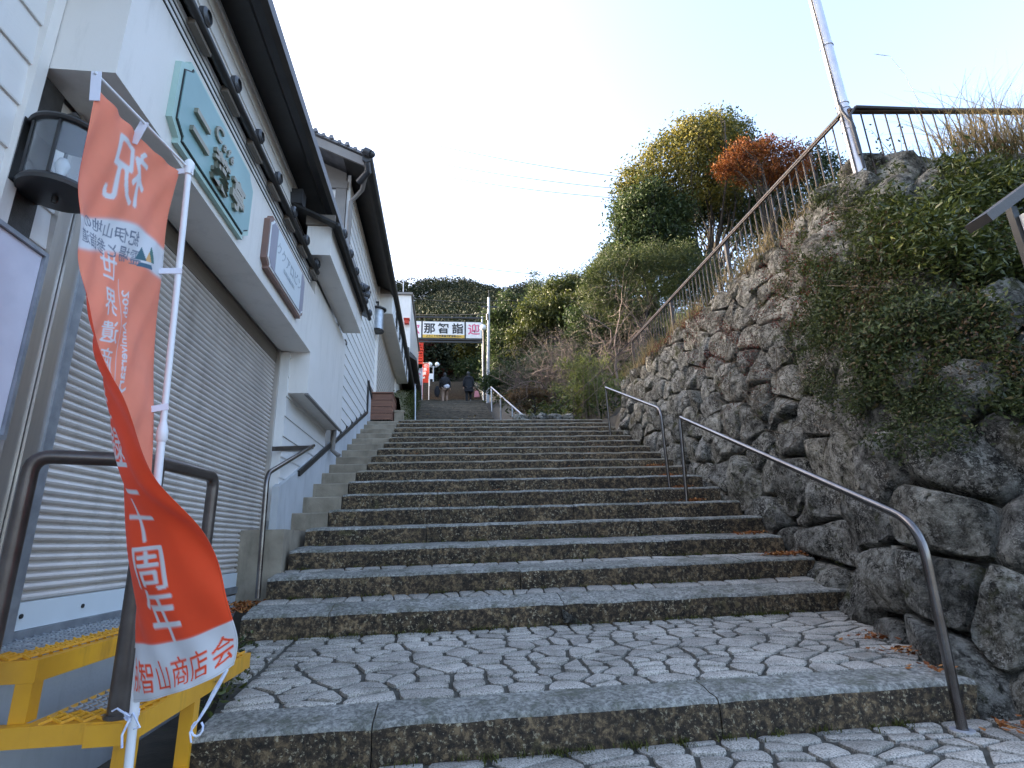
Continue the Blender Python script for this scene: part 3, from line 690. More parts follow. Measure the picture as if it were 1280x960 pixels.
def roof_tile_end(mb, X, Y, z, r=.055, ln=.16):    # round cover tile end pointing down the slope (+X)
    mb.lathe((0, 0, 0), [], 3) if False else None
    pts = [(X - ln, Y, z + ln * .35), (X, Y, z)]
    mb.tube(pts, r, 10); 
def pent_roof(parent, Xw, Xe, y0, y1, ze, zw, spacing, n, tile='blacktile', thick=.03):
    mb = MB(); mb.prism([(Xw, y0, zw), (Xe, y0, ze), (Xe, y0, ze + thick), (Xw, y0, zw + thick)], (0, y1 - y0, 0))
    r = obj('pent_roof', mb, M['black'], parent)
    mb = MB(); mb.tube([(Xe + .012, y0, ze - .005), (Xe + .012, y1, ze - .005)], .033, 8); obj('gutter', mb, M['black'], r, smooth=True)
    for i in range(n):
        yy = y1 - .12 - i * spacing
        if yy < y0: break
        mb = MB(); sl = (zw - ze) / (Xw - Xe)
        mb.tube([(Xw + .01, yy, zw + thick + .015), (Xe + .015, yy, ze + thick + .015)], .042, 10)
        mb.lathe((0, 0, 0), [(.0, 0), (.058, 0), (.058, .03), (.04, .045), (.04, .03), (.0, .03)], 14)
        k = len(mb.v) - 6 * 14
        for q in range(k, len(mb.v)):
            x_, y_, z_ = mb.v[q]; mb.v[q] = (Xe + .02 + z_, yy + y_, ze + thick + .02 + x_)
        obj('roof_tile', mb, M[tile], r, smooth=40)
    return r

# --- near shop
shop = thing('shop_building', (-1.95, 2.3, 0), 'nearest white shop with a long grey roller shutter and black pent roof', 'building')
XW = -1.95
mb = MB(); mb.box((-12, 2.3, -.4), (-2.02, 8.55, 5.45)); mb.box((-12, -6, -.4), (-1.99, 2.29, 5.25)); obj('wall', mb, M['cream'], shop)
mb = MB(); mb.prism([(-12, -3, 5.46), (-2.06, -3, 5.46), (-7, -3, 7.8)], (0, 11.54, 0)); mb.prism([(-12.6, -3, 5.2), (-7.01, -3, 7.84), (-7.01, -3, 7.95), (-12.6, -3, 5.3)][::-1], (0, 11.7, 0)); obj('sun_block_attic', mb, M['cream'], shop)  # unseen roof space and back slope, added to keep low sun out
mb = MB(); mb.box((-2.02, 2.3, -.3), (-1.955, 6.32, .60)); mb.box((-2.02, 6.32, -.3), (-1.85, 8.5, 1.30)); obj('foundation', mb, M['plinth'], shop)
siding(shop, -1.945, -2.0, 2.245, .4, 5.25, .235, back=.045)
mb = MB(); mb.box((-2.0, 2.245, -.2), (-1.905, 2.305, 5.22)); obj('corner_trim', mb, M['cream'], shop)
siding(shop, -1.965, 2.308, 2.60, .65, 3.26, .2, back=.055)
# shutter jambs and housing
mb = MB(); mb.box((-2.02, 2.60, .62), (-1.93, 2.695, 3.26)); mb.box((-2.02, 2.70, .62), (-1.915, 2.80, 3.26)); obj('shutter_jamb', mb, M['alu'], shop, smooth=False)
mb = MB(); mb.box((-2.02, 2.80, .62), (-1.905, 2.865, 3.26)); obj('shutter_jamb', mb, M['galv'], shop)
mb = MB(); mb.box((-2.02, 6.26, .62), (-1.93, 6.305, 3.28)); obj('shutter_jamb', mb, M['alu'], shop)
mb = MB(); mb.box((-2.015, 2.865, 3.10), (-1.965, 6.26, 3.265)); obj('shutter_housing', mb, M['brownwood'], shop)
sh = obj('roller_shutter', (lambda m_: (m_.box((-2.019, 2.866, .62), (-1.995, 6.259, 3.12)), m_)[1])(MB()), M['shutter'], shop)
sp = .0455; mb = MB(); pr = []
for a, b in ((0, -.006), (.002, .006), (.0075, .018), (.018, .023), (.029, .018), (.036, .008), (.038, -.006), (.0455, -.007)): pr.append((a, b))
poly = [(b - .012, 0, a) for a, b in pr] + [(-.022, 0, sp), (-.022, 0, 0)]
mb.prism([(p[0], 0, p[2]) for p in poly][::-1], (0, 3.39, 0)); slat = mesh_of('slat', mb, M['shutter'], 35)
zsl = .80; i = 0
while zsl < 3.12:
    place('slat', slat, sh, (-1.980 + rng.uniform(-.0018, .0018), 2.868, zsl), rot=(rng.uniform(-.0004, .0004), rng.uniform(-.02, .02), 0)); zsl += sp
mb = MB(); mb.box((-1.995, 2.868, .675), (-1.962, 6.258, .798)); obj('bottom_bar', mb, M['signwhite'], sh)
mb = MB(); mb.box((-2.0, 2.83, .615), (-1.945, 6.3, .672)); obj('sill_track', mb, M['galv'], shop)
mb = MB()
for yy in (2.97, 3.42, 4.3, 5.3): mb.tube([(-1.964, yy, .737), (-1.955, yy, .737)], .011, 8)
obj('bolt', mb, M['blackink'], sh)
# fascia box and the deeper panel beside it
mb = MB(); mb.box((-1.952, 2.31, 3.27), (-1.61, 6.35, 4.032)); obj('fascia_box', mb, M['cream'], shop)
mb = MB(); mb.box((-1.92, 6.352, 2.76), (-1.612, 8.50, 4.22)); fp = obj('wall_panel', mb, M['cream'], shop)
mb = MB(); mb.box((-1.64, 6.345, 2.735), (-1.598, 8.505, 2.758)); obj('drip_edge', mb, M['greytrim'], shop)
siding(shop, -1.84, 6.31, 8.5, 1.30, 3.25, .235, back=.1)
siding(shop, -1.80, 1.0, 8.55, 4.2, 5.24, .16, back=.1)
mb = MB(); mb.box((-2.0, 2.31, 4.06), (-1.83, 8.5, 5.2)); obj('ledge', mb, M['cream'], shop)
# ribbed flashing under the pent roof
for i, (x_, z_) in enumerate(((-1.600, 4.040), (-1.590, 4.072), (-1.580, 4.104))):
    mb = MB(); mb.box((-1.95, 2.0, z_), (x_, 6.05, z_ + .027)); obj('flashing_strip', mb, M['white' if i % 1 == 0 else 'black'], shop)
    mb = MB(); mb.box((-1.62, 2.0, z_ - .0045), (x_ - .004, 6.05, z_ - .0005)); obj('flashing_gap', mb, M['blackink'], shop)
mb = MB(); mb.box((-1.95, 1.0, 4.134), (-1.575, 6.05, 4.15)); obj('soffit', mb, M['white'], shop)
pent_roof(shop, -1.93, -1.535, 1.2, 6.02, 4.165, 4.27, .52, 10)
for i in range(8):
    yy = 5.85 - i * .52; mb = MB(); mb.prism([(-1.57, yy, 4.15), (-1.525, yy, 4.15), (-1.525, yy, 4.10), (-1.57, yy, 4.10)], (0, .24, 0)); obj('rafter_end', mb, M['brownwood'], shop)
# second sign box with its little tiled roof
mb = MB(); mb.box((-1.615, 5.80, 4.28), (-1.335, 8.25, 4.66)); obj('fascia_box', mb, M['cream'], shop)
mb = MB(); mb.box((-1.63, 5.77, 4.662), (-1.30, 5.80, 4.80)); mb.box((-1.63, 5.80, 4.662), (-1.33, 8.3, 4.70)); obj('fascia_board', mb, M['brownwood'], shop)
pent_roof(shop, -1.90, -1.25, 5.66, 8.40, 4.60, 4.92, .47, 6)
mb = MB(); mb.box((-1.93, 5.64, 4.86), (-1.66, 5.80, 5.05)); obj('ridge_tile', mb, M['blacktile'], shop)
# main eave
mb = MB(); mb.prism([(-1.99, -3, 5.255), (-1.47, -3, 5.235), (-1.47, -3, 5.27), (-1.99, -3, 5.30)], (0, 11.7, 0)); obj('soffit', mb, M['black'], shop)
mb = MB(); mb.prism([(-7, -3, 7.84), (-1.46, -3, 5.25), (-1.46, -3, 5.34), (-7, -3, 7.95)], (0, 11.75, 0)); rf = obj('roof', mb, M['greytile'], shop)
mb = MB(); mb.prism([(-1.55, -3, 5.16), (-1.51, -3, 5.11), (-1.44, -3, 5.11), (-1.395, -3, 5.15), (-1.395, -3, 5.26), (-1.55, -3, 5.26)], (0, 11.7, 0)); mb.box((-1.50, -3, 5.262), (-1.42, 8.72, 5.34)); obj('gutter', mb, M['black'], rf)
mb = MB()
for dy, r_ in ((8.66, .085), (8.83, .07)): mb.tube([(-1.58, dy, 5.38), (-1.33, dy, 5.24)], r_, 12)
mb.tube([(-1.40, 8.55, 5.14), (-1.40, 8.72, 5.0), (-1.54, 8.74, 4.85)], .045, 10); mb.ball((-1.36, 8.72, 5.18), .08); obj('ridge_tile', mb, M['blacktile'], rf, smooth=40)
mb = MB(); mb.prism([(-7, 8.552, 4.9), (-1.83, 8.552, 4.9), (-1.83, 8.552, 5.38), (-7, 8.552, 7.8)], (0, .01, 0)); obj('gable', mb, M['cream'], shop)
mb = MB(); mb.tube([(-1.70, 8.57, 4.25), (-1.72, 8.57, 2.6)], .037, 12); mb.tube([(-1.72, 8.57, 2.72), (-1.73, 8.58, 2.45), (-1.62, 8.55, 2.36)], .037, 12); obj('downpipe', mb, M['greytrim'], shop, smooth=40)
mb = MB()
for z_ in (2.8, 3.35, 3.9): mb.lathe((-1.71, 8.57, z_), [(.037, 0), (.044, 0), (.044, .03), (.037, .03)], 12)
mb.box((-1.80, 8.5, 4.22), (-1.61, 8.64, 4.27)); obj('pipe_clamp', mb, M['greytrim'], shop)

# --- second house
B2 = thing('gabled_house', (-1.8, 8.9, 2), 'tall white house with ribbed siding, black eave and tiled gable roof, just above the shop', 'building')
mb = MB(); mb.box((-12, 8.9, 1.5), (-1.84, 13.5, 7.7)); mb.prism([(-12, 8.9, 7.701), (-1.86, 8.9, 7.701), (-7, 8.9, 10.0)], (0, 16.5, 0)); obj('wall', mb, M['cream'], B2)  # prism under the roof added to keep sun off the soffit
foot = [atx(424, 545, -1.80), atx(458, 515, -1.80)]
fz = lambda y: foot[0].z + (foot[1].z - foot[0].z) * (y - foot[0].y) / (foot[1].y - foot[0].y)
fy = lambda z: foot[0].y + (z - foot[0].z) * (foot[1].y - foot[0].y) / (foot[1].z - foot[0].z)
z = 2.75; 
while z < 7.7:
    zt = min(z + .2, 7.7); yb = 13.45 if z > 5.0 else (min(13.45, fy(z) + .25) if z < 4.05 else (12.3 if z < 4.75 else 13.45))
    mb = MB(); mb.prism([(-1.84, 8.96, z), (-1.786, 8.96, z), (-1.784, 8.96, z + .008), (-1.798, 8.96, zt), (-1.84, 8.96, zt)][::-1], (0, max(.3, yb - 8.96), 0)); obj('siding_board', mb, M['siding'], B2); z += .2
# plinth following the steps, with its dark capping
mb = MB()
P = [(-1.86, 6.2, 1.0), (-1.86, 6.2, fz(6.7) - .15), (-1.86, 8.6, fz(8.6)), (-1.86, 12.45, fz(12.45)), (-1.86, 12.45, 2.0)]
mb.prism([(p[0], p[1], p[2]) for p in P], (.075, 0, 0)); obj('foundation', mb, M['plinth'], B2)
for a, b in (((-1.775, 6.9, fz(6.9)), (-1.775, 12.4, fz(12.4))), ((-1.775, 12.4, fz(12.4) - .01), (-1.775, 12.4, 4.72)), ((-1.775, 12.4, 4.72), (-1.775, 13.5, 4.36))):
    mb = MB(); mb.beam(a, b, .035, .07, up=(0, 0, 1) if abs(b[2] - a[2]) < 3 and a[1] != b[1] else (0, 1, 0)); obj('capping', mb, M['black'], B2)
mb = MB(); mb.box((-1.86, 12.42, 3.5), (-1.79, 13.5, 4.6)); obj('foundation', mb, M['plinth'], B2)
for a in ((-1.82, 8.88, 2.6, -1.765, 8.965, 7.72), (-1.85, 13.44, 3.9, -1.74, 13.56, 7.7)):
    mb = MB(); mb.box(a[:3], a[3:]); obj('corner_trim', mb, M['siding'] if a[1] < 9 else M['cream'], B2)
mb = MB(); mb.box((-2.02, 8.84, 5.2), (-1.83, 8.897, 7.40)); obj('corner_board', mb, M['greytrim'], B2)
mb = MB(); mb.box((-6, 8.83, 7.40), (-1.81, 8.896, 7.56)); obj('belt_board', mb, M['greytrim'], B2)
siding_y(B2, 8.88, -5, -2.02, 5.2, 7.40, .2)
s2 = (8.10 - 7.70) / (1.42 - 2.31)   # roof pitch from the verge
RZ = lambda x: 7.66 + (-1.42 - x) * .45
mb = MB(); mb.prism([(-6, 8.86, 7.56), (-1.85, 8.86, 7.56), (-1.85, 8.86, RZ(-1.85) - .1), (-6, 8.86, RZ(-6) - .1)], (0, .03, 0)); obj('gable', mb, M['greytrim'], B2)
mb = MB(); mb.prism([(-6, 8.25, RZ(-6) - .03), (-1.42, 8.25, RZ(-1.42) - .03), (-1.42, 8.25, RZ(-1.42) - .2), (-6, 8.25, RZ(-6) - .25)][::-1], (0, .04, 0)); obj('bargeboard', mb, M['greytrim'], B2)
mb = MB(); mb.prism([(-7, 8.22, RZ(-7)), (-1.38, 8.22, RZ(-1.38)), (-1.38, 8.22, RZ(-1.38) + .05), (-7, 8.22, RZ(-7) + .06)][::-1], (0, 17.5, 0)); mb.prism([(-12.6, 8.22, 7.6), (-7.01, 8.22, RZ(-7)), (-7.01, 8.22, RZ(-7) + .06), (-12.6, 8.22, 7.66)][::-1], (0, 17.5, 0)); r2 = obj('roof', mb, M['greytile'], B2)  # second prism: unseen back slope added to shut out the sun
mb = MB(); mb.prism([(-1.85, 8.3, RZ(-1.85) - .06), (-1.42, 8.3, RZ(-1.42) - .08), (-1.42, 8.3, RZ(-1.42) - .03), (-1.85, 8.3, RZ(-1.85) - .01)], (0, 17.3, 0)); obj('soffit', mb, M['black'], r2)
mb = MB(); mb.prism([(-1.46, 8.2, 7.55), (-1.40, 8.2, 7.50), (-1.32, 8.2, 7.52), (-1.29, 8.2, 7.58), (-1.29, 8.2, 7.66), (-1.46, 8.2, 7.68)], (0, 17.5, 0)); obj('gutter', mb, M['black'], r2)
for i in range(9):
    x_ = -1.45 - i * .28; mb = MB(); mb.tube([(x_, 8.18, RZ(x_) + .055), (x_, 8.6, RZ(x_) + .055)], .04, 10); mb.tube([(x_ - .14, 8.20, RZ(x_ - .14) + .045), (x_ - .14, 8.6, RZ(x_ - .14) + .045)], .036, 8); obj('roof_tile', mb, M['greytile'], r2, smooth=40)
mb = MB(); mb.tube([(-1.42, 8.17, 7.70), (-1.32, 8.17, 7.65)], .075, 12); mb.ball((-1.30, 8.19, 7.66), .065); mb.tube([(-1.38, 8.22, 7.5), (-1.36, 8.3, 7.38), (-1.55, 8.5, 7.3)], .06, 10); obj('ridge_tile', mb, M['blacktile'], r2, smooth=40)
mb = MB(); mb.tube([(-1.37, 8.28, 7.5), (-1.52, 8.7, 7.28), (-1.73, 8.82, 7.1), (-1.75, 8.83, 5.3)], .04, 10); mb.lathe((-1.75, 8.83, 6.2), [(.04, 0), (.05, 0), (.05, .05), (.04, .05)], 10); obj('downpipe', mb, M['greytrim'], B2, smooth=40)

# --- third house with a lettered fascia
B3 = thing('lettered_shop', (-1.75, 13.5, 4), 'cream shop beyond the gabled house, black lettering along its white fascia', 'building')
mb = MB(); mb.box((-12, 13.56, 3), (-1.90, 25.5, 7.69)); obj('wall', mb, M['cream'], B3)
mb = MB(); mb.box((-1.9, 13.9, 4.0), (-1.86, 19.4, 6.95)); shB = obj('roller_shutter', mb, M['signgrey'] if False else M['greytrim'], B3)
mb = MB(); mb.box((-1.9, 13.56, 3.9), (-1.80, 13.9, 6.95)); mb.box((-1.9, 19.4, 4), (-1.80, 19.7, 6.95)); obj('shutter_jamb', mb, M['cream'], B3)
for zz in np.arange(4.2, 6.9, .14):
    mb = MB(); mb.prism([(-1.87, 13.9, zz), (-1.835, 13.9, zz + .02), (-1.835, 13.9, zz + .11), (-1.87, 13.9, zz + .13)][::-1], (0, 5.5, 0)); obj('slat', mb, M['shutter'], shB)
mb = MB(); mb.box((-1.92, 13.57, 6.98), (-1.42, 20.2, 7.56)); obj('fascia_box', mb, M['cream'], B3)
mb = MB(); mb.box((-1.92, 13.5, 7.562), (-1.38, 13.58, 7.76)); obj('fascia_board', mb, M['brownwood'], B3)
mb = MB(); mb.box((-1.42, 13.65, 7.0), (-1.405, 20.1, 7.54)); fb = obj('sign_face', mb, M['white'], B3)
mb = MB()
for i, ch in enumerate('和か屋本店'): add_text(mb, ch, (-1.4, 14.8 + i * 1.12, 7.27), (0, 1, 0), (0, 0, 1), .62, .012, .006)
obj('lettering', mb, M['blackink'], fb)
pent_roof(B3, -1.9, -1.36, 13.5, 25.4, 7.58, 7.72, .55, 18)
mb = MB(); mb.box((-3.0, 13.58, 4.3), (-1.45, 15.0, 4.62)); 
mb = MB()
bx = thing('planter_box', (-1.6, 13.2, 4.0), 'low reddish brown wooden box at the top of the grey side steps', 'box')
for i in range(4):
    mb = MB(); z0 = 3.95 + i * .165; mb.box((-1.83, 13.05, z0), (-1.28, 13.085, z0 + .155)); mb.box((-1.31, 13.09, z0), (-1.275, 14.3, z0 + .155)); obj('plank', mb, M['redwood'], bx)
mb = MB(); mb.box((-1.85, 13.02, 4.61), (-1.26, 14.3, 4.64)); obj('top_board', mb, M['redwood'], bx)
mb = MB(); mb.box((-1.24, 13.3, 3.85), (-1.02, 13.5, 4.2)); mb.box((-1.26, 13.28, 4.2), (-1.0, 13.52, 4.24)); tg = obj('stone_block', mb, M['concrete']); props(tg, 'small pale stone block standing beside the reddish wooden box', 'stone')

# --- fourth, tall cream house
B4 = thing('tall_cream_house', (-1.7, 24.0, 7), 'tall plain cream house with a red lamp, farthest building on the left', 'building')
c = aty(514, 369, 25.6); c2 = aty(519, 470, 25.6)
mb = MB(); mb.box((-9, 25.6, 5), (c.x, 34, c.z)); obj('wall', mb, M['cream'], B4)
mb = MB(); mb.box((-9.1, 25.5, c.z), (c.x + .08, 34.1, c.z + .12)); obj('parapet', mb, M['greytrim'], B4)
mb = MB(); mb.prism([(c.x + .0, 25.4, c.z - 3.1), (c.x + .35, 25.4, c.z - 3.5), (c.x + .35, 25.4, c.z - 3.62), (c.x, 25.4, c.z - 3.4)], (0, 8.4, 0)); mb.box((-2.4, 25.45, 8.2), (c.x - .03, 25.6, c.z - 2.9)); obj('canopy', mb, M['black'], B4)
l4 = aty(508, 401, 25.3); mb = MB(); mb.box((l4.x - .1, 25.3, l4.z - .12), (l4.x + .12, 25.52, l4.z + .1)); mb.box((l4.x - .14, 25.24, l4.z + .1), (l4.x + .16, 25.56, l4.z + .14)); o = obj('wall_lamp', mb, M['red']); props(o, 'small dark red lamp on the tall cream house wall', 'lamp')
a4 = aty(504, 366, 27); mb = MB(); mb.tube([(a4.x, 27, a4.z - .3), (a4.x, 27, a4.z + 1.1)], .025, 6); mb.tube([(a4.x - .25, 27, a4.z + .7), (a4.x + .25, 27, a4.z + .75)], .015, 5); o = obj('roof_aerial', mb, M['galv']); props(o, 'thin aerial mast on the roof of the tall cream house', 'aerial')

# ------------------------------------------------------------------ signs on the shop
def oct_poly(y0, y1, z0, z1, cy, cz, X):
    return [(X, y0 + cy, z0), (X, y1 - cy, z0), (X, y1 - cy, z0 + cz * .35), (X, y1, z0 + cz), (X, y1, z1 - cz), (X, y1 - cy * .9, z1 - cz * .3), (X, y1 - cy, z1), (X, y0 + cy, z1), (X, y0 + cy * .9, z1 - cz * .3), (X, y0, z1 - cz), (X, y0, z0 + cz), (X, y0 + cy, z0 + cz * .35)]
a = atx(228, 84, -1.56); b = atx(318, 250, -1.56); d = atx(306, 300, -1.56); e = atx(216, 166, -1.56)
ZT = 3.93; ZB = 3.325; YA = 2.755; YB = 4.02
cs = thing('cafe_sign', (-1.6, (YA + YB) / 2, ZB), 'pale mint green shop sign with raised brass characters and cut corners', 'sign')
mb = MB(); mb.prism(oct_poly(YA, YB, ZB, ZT, .10, .10, -1.609), (.035, 0, 0)); obj('back_board', mb, M['mintedge'], cs)
mb = MB(); mb.prism(oct_poly(YA + .035, YB - .035, ZB + .03, ZT - .03, .09, .09, -1.573), (.006, 0, 0)); obj('groove', mb, M['blackink'], cs)
mb = MB(); mb.prism(oct_poly(YA + .043, YB - .043, ZB + .038, ZT - .038, .088, .088, -1.5665), (.006, 0, 0)); obj('face_board', mb, M['mint'], cs)
for ch, yy, zz, s in (('二', 3.04, 3.56, .25), ('葉', 3.37, 3.50, .26), ('亭', 3.68, 3.52, .25)):
    mb = MB(); add_text(mb, ch, (-1.548, yy, zz), (0, 1, 0), (0, 0, 1), s, .007, .012); obj('letter', mb, M['letter'], cs)
for ch, yy, zz, s in (('C', 3.28, 3.76, .17), ('a', 3.385, 3.735, .11), ('f', 3.45, 3.74, .11), ('é', 3.515, 3.735, .11)):
    mb = MB(); add_text(mb, ch, (-1.552, yy, zz), (0, 1, .0), (0, .25, 1), s, .003, .008); obj('letter', mb, M['letter'], cs)
YA, YB, ZB, ZT = 4.42, 5.68, 3.39, 3.92
fs = thing('framed_sign', (-1.6, (YA + YB) / 2, ZB), 'pale framed shop sign with faint grey lettering and grey side panels', 'sign')
mb = MB(); mb.prism(oct_poly(YA, YB, ZB, ZT, .07, .07, -1.609), (.05, 0, 0)); obj('frame', mb, M['copper'], fs)
mb = MB(); mb.prism(oct_poly(YA + .03, YB - .03, ZB + .025, ZT - .025, .065, .065, -1.558), (.006, 0, 0)); obj('rim', mb, M['white'], fs)
mb = MB(); mb.prism(oct_poly(YA + .05, YB - .05, ZB + .042, ZT - .042, .06, .06, -1.5515), (.004, 0, 0)); obj('side_panel', mb, M['signgrey'], fs)
mb = MB(); mb.box((-1.547, YA + .22, ZB + .042), (-1.543, YB - .2, ZT - .042)); pn = obj('face_panel', mb, M['signwhite'], fs)
mb = MB(); add_text(mb, 'ククアロビン', (-1.5405, 5.06, 3.69), (0, 1, 0), (0, 0, 1), .145, 0, .001); add_text(mb, 'KUKUAROBIN', (-1.5405, 5.06, 3.57), (0, 1, 0), (0, 0, 1), .06, 0, .001); obj('lettering', mb, M['faint'], pn)

# ------------------------------------------------------------------ wall lanterns
lt = thing('wall_lantern', (-1.95, 2.42, 2.35), 'large black half round wall lantern with clear curved glass, near left corner', 'lantern')
mb = MB(); mb.box((-1.965, 2.312, 2.32), (-1.925, 2.46, 3.24)); obj('back_plate', mb, M['blackboard'], lt)
LC = (-1.775, 2.35, 0.045)
mb = MB(); mb.lathe(LC, [(.0, 2.535), (.12, 2.535), (.142, 2.543), (.147, 2.56), (.137, 2.578), (.0, 2.582)], 32); obj('bottom_plate', mb, M['black'], lt, smooth=35)
mb = MB(); mb.lathe(LC, [(.0, 2.855), (.13, 2.855), (.146, 2.862), (.152, 2.872), (.146, 2.885), (.10, 2.915), (.04, 2.935), (.0, 2.938)], 32); obj('cap', mb, M['black'], lt, smooth=35)
mb = MB(); mb.lathe((LC[0], LC[1], 2.93 + LC[2]), [(.01, 0), (.01, .025), (.026, .035), (.03, .047), (.018, .06), (.008, .075), (0, .08)], 12); obj('finial', mb, M['black'], lt, smooth=50)
mb = MB(); mb.lathe((LC[0], LC[1], 2.50 + LC[2]), [(0, 0), (.012, .004), (.014, .036)], 10); obj('finial', mb, M['black'], lt, smooth=50)
mb = MB(); mb.lathe(LC, [(.130, 2.58), (.130, 2.857)], 28, a0=-2.2, a1=2.2); mb.lathe(LC, [(.127, 2.857), (.127, 2.58)], 28, a0=-2.2, a1=2.2); obj('glass', mb, M['glass'], lt, smooth=True)
mb = MB(); mb.box((-1.926, 2.25, 2.60), (-1.90, 2.45, 2.93)); obj('back_plate', mb, M['black'], lt)
for an in (-2.2, -1.25, -.35, .6, 1.5, 2.2):
    mb = MB(); x_, y_ = LC[0] + .133 * math.cos(an), LC[1] + .133 * math.sin(an); mb.beam((x_, y_, 2.58 + LC[2]), (x_, y_, 2.857 + LC[2]), .011, .011, (1, 0, 0)); obj('bar', mb, M['black'], lt)
mb = MB(); mb.lathe((LC[0], LC[1], 2.582 + LC[2]), [(.016, 0), (.016, .07), (.026, .10), (.03, .125), (.018, .155), (0, .16)], 12); obj('bulb', mb, M['globe'], lt, smooth=True)
l2 = thing('wall_lantern', (-1.72, 13.3, 6.1), 'small grey cylindrical wall lantern on the corner of the gabled house', 'lantern')
q = aty(472, 399, 13.2)
mb = MB(); mb.lathe((q.x, q.y, q.z), [(0, -.36), (.17, -.36), (.18, -.33), (.16, -.3)], 16); obj('bottom_plate', mb, M['black'], l2, smooth=35); mb = MB(); mb.lathe((q.x, q.y, q.z), [(.14, .24), (.22, .25), (.22, .28), (.12, .34), (0, .35)], 16); obj('cap', mb, M['black'], l2, smooth=35)
mb = MB(); mb.lathe((q.x, q.y, q.z), [(.15, -.3), (.15, .24)], 16); obj('glass', mb, M['galv'], l2, smooth=True)
mb = MB(); mb.beam((q.x, q.y, q.z + .3), (q.x, q.y, q.z + .5), .04, .04, (1, 0, 0)); mb.beam((q.x, q.y, q.z + .48), (-1.84, q.y, q.z + .48), .04, .04); obj('bracket', mb, M['black'], l2)

# white notice panel on the near wall
nb = thing('wall_notice', (-1.93, 2.2, 1.45), 'plain pale lavender panel in an aluminium frame on the near left wall', 'notice')
mb = MB(); mb.box((-1.925, 1.4, 1.50), (-1.86, 2.47, 2.34)); obj('panel', mb, M['tab'], nb)
for a, b in (((-1.925, 1.4, 2.342), (-1.845, 2.49, 2.362)), ((-1.925, 2.472, 1.48), (-1.845, 2.492, 2.342)), ((-1.925, 1.4, 1.478), (-1.845, 2.472, 1.498))):
    mb = MB(); mb.box(a, b); obj('frame', mb, M['galv'], nb)
print('buildings', round(time.time() - T0, 1))

# ------------------------------------------------------------------ yellow steel steps with expanded metal treads
ys = thing('yellow_steel_steps', (-1.5, 2.45, 0), 'yellow painted steel steps with expanded metal treads in front of the shutter', 'steps')
def grating(parent, x0, x1, y0, y1, z, front_yellow=True):
    # strands zigzag along X, stacked along Y
    py, px = .030, .075; rows = int((y1 - y0) / py); V = []; F = []; mi = []
    for j in range(rows):
        y = y0 + j * py; n = int((x1 - x0) / (px / 2)); last = None
        for i in range(n + 1):
            x = x0 + i * px / 2; up = (i + j) % 2; yy = y + (py * .48 if up else -.0); zz = z + (.010 if up else -.002)
            b = len(V); V += [(x, yy - .0035, zz), (x, yy + .0035, zz + .001), (x, yy + .0035, zz - .009), (x, yy - .0035, zz - .010)]
            if last is not None:
                for k in range(4): F.append((last + k, b + k, b + (k + 1) % 4, last + (k + 1) % 4)); mi.append(1 if (y - y0 < .10 or x1 - x < .11) else 0)
            last = b
    mb = MB(); mb.add(V, F); mb.m = mi; o = obj('grating', mb, [M['galv'], M['yellow']], parent); return o
PX0, PX1, PY0, PY1, PZ = -1.94, -1.53, 2.46, 4.35, .63
grating(ys, PX0, PX1 - .01, PY0 + .01, PY1, PZ + .004)
for a, b, nm in (((PX0 - .6, PY0, PZ - .085), (PX1, PY0 + .05, PZ - .005), 'front_beam'), ((PX1 - .05, PY0 + .05, PZ - .085), (PX1, PY1, PZ - .005), 'side_beam')):
    mb = MB(); mb.box(a, b); obj(nm, mb, M['yellow'], ys)
grating(ys, PX0 - .6, PX0, 2.47, 2.88, PZ + .004)
LX0, LX1, LY0, LY1, LZ = -1.95, -1.15, 2.42, 3.72, .415
grating(ys, PX1 + .06, LX1 - .01, LY0 + .012, LY1, LZ + .004)
for a, b, nm in (((LX0 - .6, LY0, LZ - .075), (LX1, LY0 + .05, LZ - .005), 'front_beam'), ((LX1 - .05, LY0 + .05, LZ - .085), (LX1, LY1, LZ - .005), 'side_beam'), ((PX1 - .0, LY0 + .05, LZ - .075), (PX1 + .05, LY1, LZ - .008), 'side_beam')):
    mb = MB(); mb.box(a, b); obj(nm, mb, M['yellow'], ys)
mb = MB(); mb.box((-1.30, LY0 - .008, LZ - .085), (LX1 - .02, LY0 - .0005, LZ - .012)); obj('gusset_plate', mb, M['yellow'], ys)
for x0, y0, z0, z1 in ((PX1 - .065, PY0 + .001, LZ - .004, PZ - .086), (LX1 - .075, LY0 + .055, -.4, LZ - .086), (LX1 - .06, 2.98, -.3, LZ - .086), (-2.3, PY0 + .001, LZ, PZ - .086)):
    mb = MB(); mb.box((x0, y0, z0), (x0 + .06, y0 + .06, z1)); obj('leg', mb, M['yellow'], ys)
mb = MB(); mb.beam((-1.17, 2.53, .02), (-1.18, 3.02, .05), .04, .05); obj('brace', mb, M['yellow'], ys)

# ------------------------------------------------------------------ handrails
def arc(a, b, c, r, n=6):        # fillet at b between a-b-c
    a, b, c = Vector(a), Vector(b), Vector(c); p = b + (a - b).normalized() * r; q = b + (c - b).normalized() * r
    return [p * (1 - t) ** 2 + b * 2 * t * (1 - t) + q * t * t for t in [i / n for i in range(n + 1)]]
hr = thing('handrail', (-1.17, 2.45, LZ), 'dark bronze tubular handrail round the yellow steel steps', 'handrail')
mb = MB(); c0 = (-1.22, 2.45, 1.375); l0 = (-1.60, 2.33, 1.385)
mb.tube([(-1.615, 2.33, .42)] + arc((-1.615, 2.33, .42), (-1.615, 2.33, 1.385), c0, .07) + [(-1.24, 2.45, 1.378), c0] + arc(c0, (-1.22, 3.06, 1.385), (-1.22, 3.06, .42), .07) + [(-1.22, 3.06, .42)], .029, 12); obj('rail', mb, M['rail'], hr, smooth=50)
